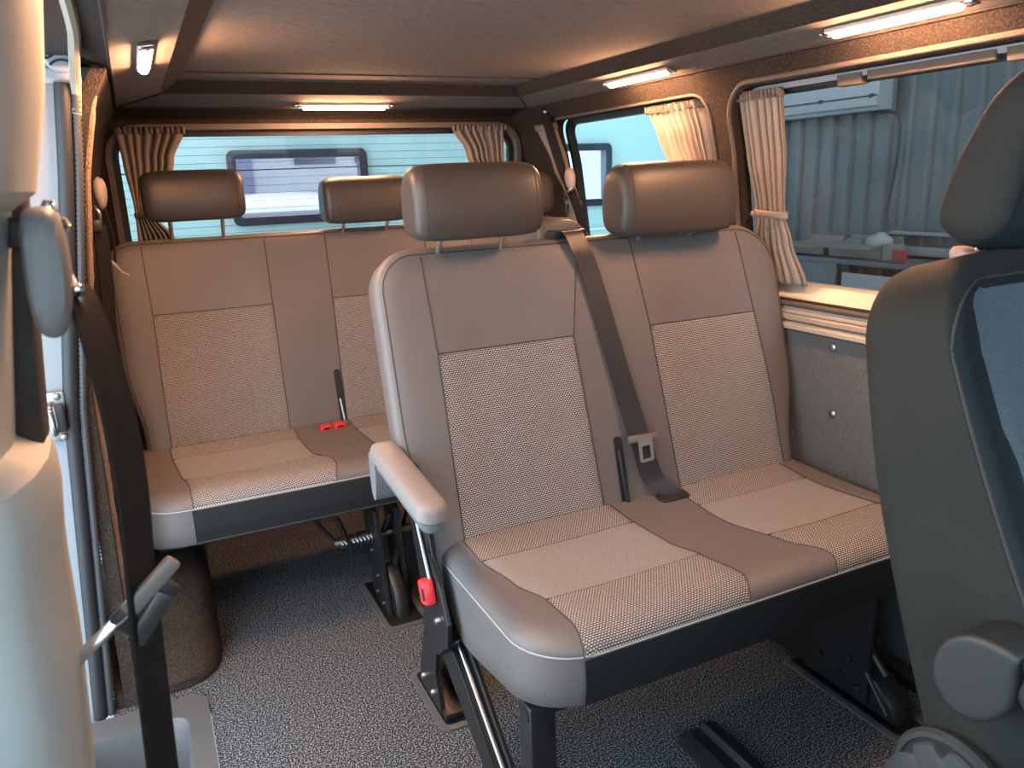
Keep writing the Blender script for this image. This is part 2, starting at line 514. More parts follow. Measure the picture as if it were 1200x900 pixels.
def band(inner, outer, mapf, h0, h1):
    """a frame between two outlines with the same number of points"""
    bm = bmesh.new(); n = len(inner)
    R = [[bm.verts.new(mapf(p, q, h)) for p, q in poly] for poly, h in ((inner, h0), (outer, h0), (outer, h1), (inner, h1))]
    for a in range(4):
        A, B = R[a], R[(a + 1) % 4]
        for k in range(n): bm.faces.new((A[k], A[(k + 1) % n], B[(k + 1) % n], B[k]))
    return bm

def pieces(name, bms, m, parent, **k):
    return [child(name, b, m, parent, **k) for b in bms]

def bolts(name, spots, axis, m, parent, r=0.009, h=0.008):
    out = []
    for p_ in spots:
        b = bmesh.new(); bolt(b, p_, axis, r, h); out.append(child(name, b, m, parent))
    return out

def pad(poly, mapf, h0, h1, r=0.010, n=4):
    """outline pushed from h0 to h1 with softly rounded rims"""
    cx = sum(p for p, q in poly) / len(poly); cy = sum(q for p, q in poly) / len(poly)
    ext = min(max(p for p, q in poly) - min(p for p, q in poly), max(q for p, q in poly) - min(q for p, q in poly)) / 2
    sg = 1 if h1 > h0 else -1
    lev = [(1 - r / ext * (1 - math.sin(0.5 * PI * k / n)), h0 + sg * r * (1 - math.cos(0.5 * PI * k / n))) for k in range(n + 1)]
    lev += [(a, h0 + h1 - h) for a, h in reversed(lev)]
    lev = [(max(0.05, lev[0][0] - r / ext), lev[0][1])] + lev + [(max(0.05, lev[-1][0] - r / ext), lev[-1][1])]
    bm = bmesh.new()
    V = [[bm.verts.new(mapf(cx + (p - cx) * a, cy + (q - cy) * a, h)) for p, q in poly] for a, h in lev]
    for A, B in zip(V, V[1:]):
        for k in range(len(poly)): bm.faces.new((A[k], A[(k + 1) % len(poly)], B[(k + 1) % len(poly)], B[k]))
    bm.faces.new(list(reversed(V[0]))); bm.faces.new(V[-1])
    return bm

# ------------------------------------------------------------------ camera
cam = bpy.data.cameras.new('camera'); co = bpy.data.objects.new('camera', cam); C.objects.link(co)
right = Vector((0.9008, -0.4331, -0.0383)); fwd = Vector((0.4098, 0.8758, -0.2548)).normalized()
right = (right - fwd * right.dot(fwd)).normalized(); up = right.cross(fwd)
co.matrix_world = Matrix(((right.x, up.x, -fwd.x, 0), (right.y, up.y, -fwd.y, 0), (right.z, up.z, -fwd.z, 1.2), (0, 0, 0, 1)))
cam.sensor_width = 36; cam.lens = 27.3; cam.clip_start = 0.05
cam.dof.use_dof = True; cam.dof.focus_distance = 1.75; cam.dof.aperture_fstop = 8.0
sc.camera = co

# ------------------------------------------------------------------ van shell
xr = lin_table([(-0.02, 1.535), (0.79, 1.515), (0.90, 1.50), (1.25, 1.455), (1.395, 1.42), (1.455, 1.38)])
xl = lambda z: 1.38 - xr(z)
mr = lambda y, z, h: (xr(z) + h, y, z)
ml = lambda y, z, h: (xl(z) - h, y, z)
mb = lambda x, z, h: (x, 2.90 + h - 0.05 * (z - 1.0), z)

# floor
bm = bmesh.new()
poly = [(-0.02, 0.2), (-0.02, 1.50), (0.0, 1.56), (0.0, 1.80), (-0.03, 1.855), (-0.21, 1.86), (-0.21, 2.92), (1.54, 2.92), (1.54, 0.2)]
prism(bm, poly, lambda p, q, h: (p, q, h), -0.03, 0.0)
floor = struct(link('floor', bm, 'floor', smooth=False))

# step well in the side doorway
bm = bmesh.new()
mz = lambda p, q, h: (p, q, h)
inner = rrect(-0.30, -0.055, 0.90, 1.775, (0.04, 0.04, 0.06, 0.04), 0)
outer = rrect(-0.34, -0.002, 0.86, 1.852, (0.04, 0.04, 0.045, 0.04), 0)
R = [[bm.verts.new((p, q, h)) for p, q in poly] for poly, h in ((outer, -0.02), (outer, 0.004), (rrect(-0.305, -0.05, 0.895, 1.78, (0.04,) * 4, 0), 0.004), (inner, -0.012), (rrect(-0.29, -0.07, 0.91, 1.755, (0.04,) * 4), -0.14))]
for A, B in zip(R, R[1:]):
    for k in range(len(A)): bm.faces.new((A[k], A[(k + 1) % len(A)], B[(k + 1) % len(A)], B[k]))
bm.faces.new(R[-1])
struct(link('floor_step', bm, 'step'))

# ceiling: centre panel, dark stepped strip, lamp band
sec = [(0.0, 1.455), (0.10, 1.468), (0.125, 1.474), (0.170, 1.502), (0.40, 1.5025), (0.69, 1.5025), (0.98, 1.5025), (1.210, 1.502), (1.255, 1.474), (1.28, 1.468), (1.38, 1.455)]
bm = bmesh.new()
rows = []
for y in spaced(-0.15, 2.476, 20):
    rows.append([bm.verts.new((x, y, z)) for x, z in sec[3:8]])
for A, B in zip(rows, rows[1:]):
    for k in range(len(A) - 1): bm.faces.new((A[k], A[k + 1], B[k + 1], B[k]))
ceil = struct(link('ceiling', bm, 'head'))
bm = bmesh.new()
def ring_at(xa, xb, yb, z): return [(xa, -0.15, z), (xa, yb, z), (xb, yb, z), (xb, -0.15, z)]
a = ring_at(0.172, 1.208, 2.473, 1.502); b = ring_at(0.122, 1.258, 2.535, 1.473)
def strip3(bm, a, b):
    A = [bm.verts.new(p) for p in a]; B = [bm.verts.new(p) for p in b]
    for k in range(3): bm.faces.new((A[k], A[k + 1], B[k + 1], B[k]))
strip3(bm, a, b)
o = link('trim_1', bm, 'lining_step', smooth=False); struct(o)
bm = bmesh.new()
a = ring_at(0.122, 1.258, 2.535, 1.4735); b = ring_at(0.0, 1.38, 2.72, 1.452)
strip3(bm, a, b)
struct(link('trim_2', bm, 'head', smooth=False))
# piping where the band meets the carpet, and the mitre seams
bm = bmesh.new()
tube(bm, [(0.004, -0.15, 1.452), (0.004, 2.715, 1.452), (1.376, 2.715, 1.452), (1.376, -0.15, 1.452)], 0.0035, 6)
tube(bm, [(0.122, 2.535, 1.472), (0.0, 2.72, 1.451)], 0.002, 6)
tube(bm, [(1.258, 2.535, 1.472), (1.38, 2.72, 1.451)], 0.002, 6)
tube(bm, [(0.172, 2.30, 1.501), (0.69, 2.30, 1.5015), (1.208, 2.30, 1.501)], 0.0018, 6)
struct(link('trim_3', bm, 'lining_step'))
# unseen roof sheet and edge boxes, added to stop light leaks
for n_, b_ in (('roof_leak_block_left', (-0.40, -0.002, 1.96, 2.95, 1.462, 1.559)), ('roof_leak_block_right', (1.384, 1.78, -0.15, 2.95, 1.462, 1.559)), ('roof_leak_block_rear', (-0.40, 1.78, 2.952, 3.09, 1.47, 1.559))):
    struct(link(n_, nbox(*b_), 'lining_step', smooth=False))
bm = nbox(-0.42, 1.80, -0.16, 3.10, 1.56, 1.58, 0.008)
struct(link('roof_leak_cover', bm, 'white_paint'))

# cab: unseen dash, door sides, floor and roof, added to block daylight
cabwin = rrect(-0.80, 0.56, 0.76, 1.42, (0.06,) * 4, n=6, m=6)  # openings sized for the daylight they let through
bm = sheet([(-1.05, -0.05), (0.62, -0.05), (0.62, 1.56), (-1.05, 1.56)], [cabwin], lambda p, q, h: (xl(min(q, 1.45)) - 0.06 - h, p, q), 0.15, 0.03)
struct(link('cab_light_block_left', bm, 'pillar'))
bm = sheet([(-1.05, -0.05), (0.42, -0.05), (0.42, 1.56), (-1.05, 1.56)], [cabwin], lambda p, q, h: (xr(min(q, 1.45)) + 0.03 + h, p, q), 0.15, 0.03)
struct(link('cab_light_block_right', bm, 'lining_step'))
struct(link('cab_light_block_floor', nbox(-0.25, 1.65, -1.05, 0.22, -0.05, -0.02), 'rubber', smooth=False))
struct(link('cab_light_block_front', nprism([(-1.05, -0.05), (-0.62, -0.05), (-0.62, 0.75), (-0.70, 0.95), (-1.05, 0.98)], lambda p, q, h: (h, p, q), -0.25, 1.65), 'rubber', smooth=False))
struct(link('cab_light_block_top', nbox(-0.30, 1.70, -0.55, -0.14, 1.50, 1.54, 0.01), 'head', smooth=False))

# right wall: carpet lining with two window openings
win1 = rrect(0.55, 1.655, 0.872, 1.398, (0.06, 0.06, 0.075, 0.06), n=8, m=10)
win2 = rrect(1.745, 2.60, 0.93, 1.398, (0.06, 0.06, 0.05, 0.06), n=8, m=10)
bm = sheet([(0.42, 0.78), (2.92, 0.78), (2.92, 1.456), (0.42, 1.456)], [win1, win2], mr, 0.07, 0.035)
wall_r = struct(link('wall_right', bm, 'lining', angle=0.9))
# carpet above the cab part of the wall
# lower board
bm = bmesh.new()
prism(bm, [(0.30, 0.03), (2.80, 0.03), (2.80, 0.793), (0.30, 0.793)], mr, -0.012, 0.02, 0.004)
board = struct(link('trim_4', bm, 'panel'))
for y, z in ((1.347, 0.771), (1.338, 0.602), (1.165, 0.055), (0.95, 0.771), (1.75, 0.771)):
    bm = nlathe([(0.011, -0.002), (0.011, 0.003), (0.008, 0.006), (0.003, 0.0065)], mr(y, z, -0.012), (-1, 0, 0), 14)
    link('screw', bm, 'steel', board)
# ledge at the foot of the board
bm = bmesh.new()
prism(bm, [(1.535, -0.01), (1.50, -0.01), (1.488, 0.012), (1.488, 0.034), (1.497, 0.042), (1.535, 0.042)], lambda p, q, h: (p, h, q), 0.3, 2.85)
struct(link('baseboard_right', bm, 'lining'))
# painted window ledge in three steps
def rail(name, prof, y0, y1, m, sm=False):
    bm = bmesh.new(); prism(bm, prof, lambda p, q, h: (p, h, q), y0, y1)
    return struct(link(name, bm, m, smooth=sm))
rail('trim_5', [(1.565, 0.912), (1.548, 0.905), (1.500, 0.845), (1.500, 0.838), (1.565, 0.838)], 0.45, 1.72, 'cream')
rail('trim_6', [(1.56, 0.836), (1.502, 0.836), (1.495, 0.831), (1.495, 0.822), (1.502, 0.818), (1.56, 0.818)], 0.45, 1.74, 'trim_tan')
rail('trim_7', [(1.56, 0.816), (1.503, 0.816), (1.492, 0.808), (1.492, 0.799), (1.500, 0.795), (1.56, 0.795)], 0.45, 1.80, 'cream')

def ring_frame(name, poly_args, mapf, w_in, w_out, h0, h1, m, parent=None, n=8, mm=10):
    x0, x1, y0, y1, rad = poly_args
    bm = band(rrect(x0, x1, y0, y1, rad, w_in, n, mm), rrect(x0 - w_out, x1 + w_out, y0 - w_out, y1 + w_out, tuple(r + w_out for r in rad), 0, n, mm), mapf, h0, h1)
    return link(name, bm, m, parent)
# window 1: sliding side window
w = thing('window_1', None, None); struct(w)
bm = bmesh.new()
prism(bm, rrect(0.53, 1.675, 0.86, 1.42, (0.07,) * 4, n=8, m=10), mr, 0.062, 0.066)
link('window_pane', bm, 'glass_side', w)
a1 = (0.55, 1.655, 0.872, 1.398, (0.06, 0.06, 0.075, 0.06))
ring_frame('window_frame', a1, mr, 0.012, 0.035, 0.034, 0.060, 'white_paint', w)
ring_frame('window_seal', a1, mr, 0.022, 0.002, 0.050, 0.075, 'rubber', w)
# rounded carpet-edge bead round the opening
bm = bmesh.new(); tube(bm, [mr(p, q, -0.003) for p, q in rrect(0.55, 1.662, 0.868, 1.402, (0.06, 0.06, 0.08, 0.06), -0.006, 8, 14)], 0.0065, 8, True)
link('window_bead', bm, 'bead', w)
bm = bmesh.new()
for y0, y1, dz in ((0.62, 0.86, 0), (0.88, 0.96, 0.006), (0.98, 1.26, 0), (1.275, 1.34, 0.006)):
    prism(bm, [(y0, 1.376 - dz), (y1, 1.376 - dz), (y1, 1.394), (y0, 1.394)], mr, 0.028, 0.05, 0.002)
link('curtain_track', bm, 'bead', w, smooth=False)
# window 2: rear quarter window
w = thing('window_2', None, None); struct(w)
bm = bmesh.new(); prism(bm, rrect(1.72, 2.63, 0.91, 1.42, (0.07,) * 4, n=8, m=10), mr, 0.062, 0.066)
link('window_pane', bm, 'glass_quarter', w)
a2 = (1.745, 2.60, 0.93, 1.398, (0.06, 0.06, 0.05, 0.06))
ring_frame('window_seal', a2, mr, 0.016, 0.002, 0.045, 0.075, 'rubber', w)
bm = bmesh.new(); tube(bm, [mr(p, q, -0.002) for p, q in rrect(*a2[:4], a2[4], -0.004, 8, 14)], 0.0045, 8, True)
link('window_bead', bm, 'bead', w)

# rear wall (tailgate) with the rear window
win3 = rrect(-0.045, 1.425, 0.90, 1.412, (0.08, 0.08, 0.10, 0.10), n=8, m=12)
bm = sheet([(-0.20, -0.02), (1.58, -0.02), (1.58, 1.50), (-0.20, 1.50)], [win3], mb, 0.09, 0.03)
struct(link('wall_rear', bm, 'lining', angle=0.9))
# carpeted beam above the rear window
bm = bmesh.new()
prof = [(2.70, 1.456), (2.715, 1.451), (2.78, 1.449), (2.84, 1.443), (2.875, 1.432), (2.895, 1.412), (2.90, 1.408), (2.90, 1.50), (2.70, 1.50)]
prism(bm, prof, lambda p, q, h: (h, p, q), -0.03, 1.41)
struct(link('trim_8', bm, 'lining'))
w = thing('window_3', None, None); struct(w)
bm = bmesh.new(); prism(bm, rrect(-0.08, 1.46, 0.87, 1.44, (0.10,) * 4, n=8, m=12), mb, 0.050, 0.055)
link('window_pane', bm, 'glass_rear', w)
ring_frame('window_frame', (-0.045, 1.425, 0.90, 1.412, (0.08, 0.08, 0.10, 0.10)), mb, 0.014, 0.004, -0.004, 0.03, 'frame_brown', w, 8, 12)
ring_frame('window_seal', (-0.045, 1.425, 0.90, 1.412, (0.08, 0.08, 0.10, 0.10)), mb, 0.034, 0.0, 0.03, 0.049, 'rubber', w, 8, 12)
bm = bmesh.new()
z = 1.37; k = 0
while z > 0.94:
    tube(bm, [mb(-0.02, z, 0.0485), mb(0.69, z + 0.003, 0.0485), mb(1.40, z, 0.0485)], 0.0022 if k == 4 else 0.0007, 5)
    z -= 0.0265; k += 1
link('heating_wires', bm, 'car_dark', w)

# left wall behind the side doorway
bm = sheet([(1.88, -0.02), (2.92, -0.02), (2.92, 1.456), (1.88, 1.456)], [], ml, 0.08, 0.03)
struct(link('wall_left', bm, 'lining', angle=0.9))
# carpet edge binding, fuzzy, beside the seal
bm = bmesh.new()
pts = [ml(1.905, z, -0.004) for z in spaced(1.40, 0.02, 60)]
tube(bm, pts, [0.006 + random.uniform(-0.0012, 0.0018) for _ in pts], 8)
struct(link('trim_9', bm, 'binding'))
bm = bmesh.new()
pts = [ml(1.99, z, -0.002) for z in spaced(0.86, 0.25, 30)]
tube(bm, pts, [0.005 + random.uniform(-0.001, 0.001) for _ in pts], 8)
struct(link('trim_10', bm, 'binding'))

# doorway: painted jamb, ribbed seal, header
d = thing('door_1', None, None); struct(d)
xj = lin_table([(-0.05, -0.225), (0.0, -0.217), (0.75, -0.158), (1.25, -0.086), (1.42, -0.066), (1.50, -0.045)])
bm = bmesh.new()
zs = spaced(-0.05, 1.50, 24)
cols = [(-0.012, 1.90), (-0.024, 1.905), (-0.030, 1.885), (-0.095, 1.880), (-0.100, 1.872), (-0.118, 1.872), (-0.124, 1.880), (-0.26, 1.880), (-0.26, 1.96), (-0.012, 1.96)]
rows = [[bm.verts.new((xj(z) + dx, y, z)) for dx, y in cols] for z in zs]
for A, B in zip(rows, rows[1:]):
    for k in range(len(cols)): bm.faces.new((A[k], A[(k + 1) % len(cols)], B[(k + 1) % len(cols)], B[k]))
bm.faces.new(list(reversed(rows[0]))); bm.faces.new(rows[-1])
link('jamb', bm, 'white_paint', d, angle=0.5)
bm = bmesh.new()
zz = spaced(0.0, 1.40, 280)
path = [(xj(z) + 0.002, 1.872, z) for z in zz]
tube(bm, path, [0.0080 + (0.0016 if i % 2 else -0.0014) for i in range(len(zz))], 8)
link('ribbed_seal', bm, 'rib_lit', d, angle=1.2)
bm = bmesh.new()
tube(bm, [(xj(z) - 0.021, 1.874, z) for z in spaced(0.0, 1.42, 40)], 0.016, 10)
link('flat_seal', bm, 'rubber', d)
# header edge trim, curving down to the post
bm = bmesh.new()
tube(bm, smooth_path([(-0.038, 0.70, 1.470), (-0.038, 1.10, 1.468), (-0.041, 1.50, 1.463), (-0.052, 1.72, 1.455), (-0.060, 1.83, 1.435), (-0.066, 1.874, 1.40), (-0.072, 1.874, 1.36)], 6), 0.010, 8)
link('header_trim', bm, 'cream', d)
bm = nbox(-0.34, 0.0, 0.70, 1.95, 1.470, 1.55, 0.004)
link('header', bm, 'rubber', d)
bm = bmesh.new()
prism(bm, [(-0.055, 1.472), (0.004, 1.453), (0.004, 1.56), (-0.055, 1.56)], lambda p, q, h: (p, h, q), 0.2, 1.96)
link('header_lining', bm, 'lining', d)
# round three-lobed door buffer high on the jamb
bm = bmesh.new()
bx, bz = xj(1.475) - 0.030, 1.472
lathe(bm, [(0.034, 0.0), (0.034, 0.010), (0.030, 0.014), (0.026, 0.0145)], (bx, 1.878, bz), (0, -1, 0), 28)
bf = link('door_buffer', bm, 'white_paint', d)
bm = bmesh.new()
for k in range(3):
    a0 = PI / 2 + PI / 3 + k * 2 * PI / 3
    cx, cz = bx + 0.036 * math.cos(a0), bz + 0.036 * math.sin(a0)
    arc = []
    for j in range(13):
        t = a0 + PI + (j - 6) * 0.155
        arc.append((cx + 0.026 * math.cos(t), 1.863, cz + 0.026 * math.sin(t)))
    tube(bm, arc, 0.0022, 6)
link('buffer_groove', bm, 'rubber', bf)
bm = nbox(bx - 0.045, bx + 0.030, 1.872, 1.884, bz - 0.055, bz - 0.022, 0.005)
link('buffer_bracket', bm, 'white_paint', bf)
# striker
st = bmesh.new(); box(st, -0.228, -0.186, 1.864, 1.878, 0.690, 0.800, 0.004)
s = link('striker_plate', st, 'steel', d)
st = bmesh.new(); tube(st, smooth_path([(-0.215, 1.872, 0.775), (-0.215, 1.84, 0.775), (-0.213, 1.835, 0.745), (-0.213, 1.84, 0.715), (-0.213, 1.872, 0.715)], 5), 0.006, 8)
link('striker_loop', st, 'steel', s)
st = bmesh.new(); box(st, -0.206, -0.190, 1.842, 1.866, 0.715, 0.775, 0.003)
link('striker_block', st, 'black_plastic', s)
for z in (0.70, 0.79):
    st = bmesh.new(); bolt(st, (-0.200, 1.864, z), (0, -1, 0), 0.008, 0.005); link('striker_bolt', st, 'steel', s)

# carpeted wheel box at the left
bm = bmesh.new()
prof = closed_spline([(1.93, -0.01), (1.955, 0.10), (2.00, 0.19), (2.10, 0.245), (2.30, 0.255), (2.55, 0.23), (2.66, 0.10), (2.68, -0.01)], 5)
a = [[bm.verts.new((x, y, -0.01 + (zz_ + 0.01) * s_)) for y, zz_ in [(2.3 + (yy - 2.3) * s_, q_) for yy, q_ in prof]] for x, s_ in ((-0.205, 1.0), (-0.07, 1.0), (-0.03, 0.985), (0.005, 0.95), (0.030, 0.88), (0.046, 0.77), (0.054, 0.62))]
for A, B in zip(a, a[1:]):
    for k in range(len(prof)): bm.faces.new((A[k], A[(k + 1) % len(prof)], B[(k + 1) % len(prof)], B[k]))
bm.faces.new(a[-1]); bm.faces.new(list(reversed(a[0])))
struct(link('trim_11', bm, 'lining'))

# ------------------------------------------------------------------ pillar beside the camera, with its belt
edge = lin_table([(0.0, -0.165), (0.45, -0.130), (0.668, -0.110), (0.79, -0.101), (0.891, -0.098), (0.965, -0.090), (0.985, -0.094), (1.0, -0.118), (1.08, -0.106), (1.156, -0.094), (1.19, -0.088), (1.205, -0.069), (1.286, -0.049), (1.35, -0.040), (1.47, -0.022), (1.55, -0.008)])
bm = bmesh.new(); rows = []
for z in sorted(set(spaced(0.0, 1.55, 62) + [0.985, 1.0, 1.19, 1.205])):
    e = edge(z)
    ring = [(-0.34, 0.86), (-0.34, 0.64), (e - 0.10, 0.62), (e - 0.045, 0.625), (e - 0.020, 0.645), (e - 0.006, 0.69), (e, 0.74), (e - 0.002, 0.80), (e - 0.012, 0.84), (e - 0.035, 0.86)]
    rows.append([bm.verts.new((x, y, z)) for x, y in ring])
for A, B in zip(rows, rows[1:]):
    for k in range(len(A)): bm.faces.new((A[k], A[(k + 1) % len(A)], B[(k + 1) % len(A)], B[k]))
bm.faces.new(list(reversed(rows[0]))); bm.faces.new(rows[-1])
pil = struct(link('pillar', bm, 'pillar', angle=0.6))
bm = bmesh.new()
prism(bm, [(-0.155, 0.985), (-0.100, 0.985), (-0.080, 1.20), (-0.14, 1.20)], lambda p, q, h: (p, h, q), 0.775, 0.835, 0.004)
link('height_adjuster_slot', bm, 'black_plastic', pil)
belt = thing('seat_belt', 'black front seat belt hanging down from the grey pillar at the open doorway', 'seat belt', (-0.06, 0.75, 1.14))
bm = bmesh.new()
pf = closed_spline([(-0.016, 0.05), (0.0, 0.056), (0.014, 0.048), (0.019, 0.015), (0.019, -0.02), (0.014, -0.048), (0.002, -0.058), (-0.012, -0.050), (-0.018, -0.02), (-0.019, 0.02)], 4)
rows = []
for h, s_ in ((0.012, 1.0), (-0.008, 1.0), (-0.017, 0.92), (-0.023, 0.75), (-0.025, 0.4)):
    rows.append([bm.verts.new((-0.068 + p * 0.85 * s_ + 0.06 * q * s_, 0.735 + h, 1.142 + q * 0.92 * s_)) for p, q in pf])
for A, B in zip(rows, rows[1:]):
    for k in range(len(A)): bm.faces.new((A[k], A[(k + 1) % len(A)], B[(k + 1) % len(A)], B[k]))
bm.faces.new(rows[-1]); bm.faces.new(list(reversed(rows[0])))
child('guide_cover', bm, 'arm_low', belt)
bm = bmesh.new(); box(bm, -0.098, -0.060, 0.74, 0.758, 1.162, 1.186, 0.004); child('guide_bracket', bm, 'black_plastic', belt)
bm = bmesh.new(); lathe(bm, [(0.006, 0), (0.007, 0.01), (0.004, 0.018)], (-0.061, 0.745, 1.180), (0.1, -0.1, 1), 12); child('adjuster_button', bm, 'chrome', belt); bm = bmesh.new()
lathe(bm, [(0.005, 0), (0.006, 0.006), (0.003, 0.010)], (-0.054, 0.746, 1.174), (0.4, -0.2, 1), 12); child('adjuster_button', bm, 'chrome', belt)
bm = bmesh.new(); bolt(bm, (-0.050, 0.738, 1.125), (0.5, -0.9, 0), 0.006, 0.006); child('guide_bolt', bm, 'chrome', belt)
bm = bmesh.new(); tube(bm, smooth_path([(-0.058, 0.745, 1.150), (-0.051, 0.744, 1.130), (-0.049, 0.745, 1.112), (-0.056, 0.75, 1.100)], 5), 0.0025, 8); child('guide_loop', bm, 'steel', belt)
wd = (0.50, 0.86, 0.0)
bm = strap([(-0.052, 0.752, 1.125), (-0.046, 0.752, 1.105), (-0.040, 0.755, 1.06), (-0.036, 0.757, 1.0), (-0.036, 0.757, 0.93), (-0.042, 0.755, 0.84), (-0.049, 0.752, 0.70), (-0.058, 0.750, 0.50), (-0.075, 0.748, 0.20), (-0.085, 0.745, 0.02)],
           [(0.35, 0.93, 0.0), (0.38, 0.92, 0.1), (0.45, 0.89, 0), wd, wd, wd, (0.52, 0.85, 0), (0.54, 0.84, 0), (0.56, 0.82, 0), (0.56, 0.82, 0)], 0.047)
child('webbing', bm, 'web', belt)
bm = bmesh.new()   # tongue
def seg_bar(bm, a, b, w, t, nrm):
    a, b = Vector(a), Vector(b); u = (b - a); L_ = u.length; u.normalize(); n_ = Vector(nrm); n_ = (n_ - u * n_.dot(u)).normalized(); v = u.cross(n_)
    vs = box(bm, 0, L_, -w / 2, w / 2, -t / 2, t / 2, min(w, t) * 0.35, 2)
    mtx = Matrix(((u.x, v.x, n_.x, a.x), (u.y, v.y, n_.y, a.y), (u.z, v.z, n_.z, a.z), (0, 0, 0, 1)))
    for q in vs: q.co = mtx @ q.co
seg_bar(bm, (-0.058, 0.745, 0.822), (-0.010, 0.748, 0.864), 0.016, 0.011, (0, -1, 0))
tg = child('tongue', bm, 'brown_plastic', belt)
bm = bmesh.new(); seg_bar(bm, (-0.108, 0.742, 0.786), (-0.056, 0.745, 0.824), 0.012, 0.0035, (0.3, -0.8, 0.5))
child('tongue_blade', bm, 'chrome', tg)
bm = bmesh.new(); seg_bar(bm, (-0.066, 0.748, 0.806), (-0.018, 0.750, 0.845), 0.030, 0.012, (0, -1, 0))
child('tongue_grip', bm, 'black_plastic', tg)
bm = bmesh.new(); seg_bar(bm, (-0.056, 0.744, 0.790), (-0.022, 0.746, 0.834), 0.018, 0.010, (0, -1, 0))
child('stop_button', bm, 'web_sheen', belt)

# ------------------------------------------------------------------ bench seats
TS, TC = 0.246, 0.969          # recline of the backs
def headrest(parent, xc, w, y, z, hgt, post_to, name='headrest'):
    prof = closed_spline([(y - 0.040, z - hgt * 0.50), (y - 0.058, z - hgt * 0.44), (y - 0.067, z - hgt * 0.20), (y - 0.064, z + hgt * 0.14), (y - 0.053, z + hgt * 0.38), (y - 0.034, z + hgt * 0.49), (y - 0.004, z + hgt * 0.51),
                          (y + 0.026, z + hgt * 0.47), (y + 0.047, z + hgt * 0.26), (y + 0.054, z - hgt * 0.08), (y + 0.048, z - hgt * 0.38), (y + 0.030, z - hgt * 0.49), (y - 0.004, z - hgt * 0.515)], 5)
    bm, sec_ = loft_pad(prof, xc - w / 2, xc + w / 2, 6.5, 44)
    hr = child(name, bm, 'leather_head', parent, angle=1.2)
    pieces('headrest_seam', [ntube(sec_(t), 0.0010, 6, True) for t in (-0.84, 0.84)], 'seam', hr)
    for s in (-1, 1):
        bm = bmesh.new(); tube(bm, [(xc + s * 0.073, y + 0.004, z - hgt * 0.46), (xc + s * 0.073, post_to[0], post_to[1])], 0.0062, 10)
        child('post', bm, 'chrome', hr)
    return hr

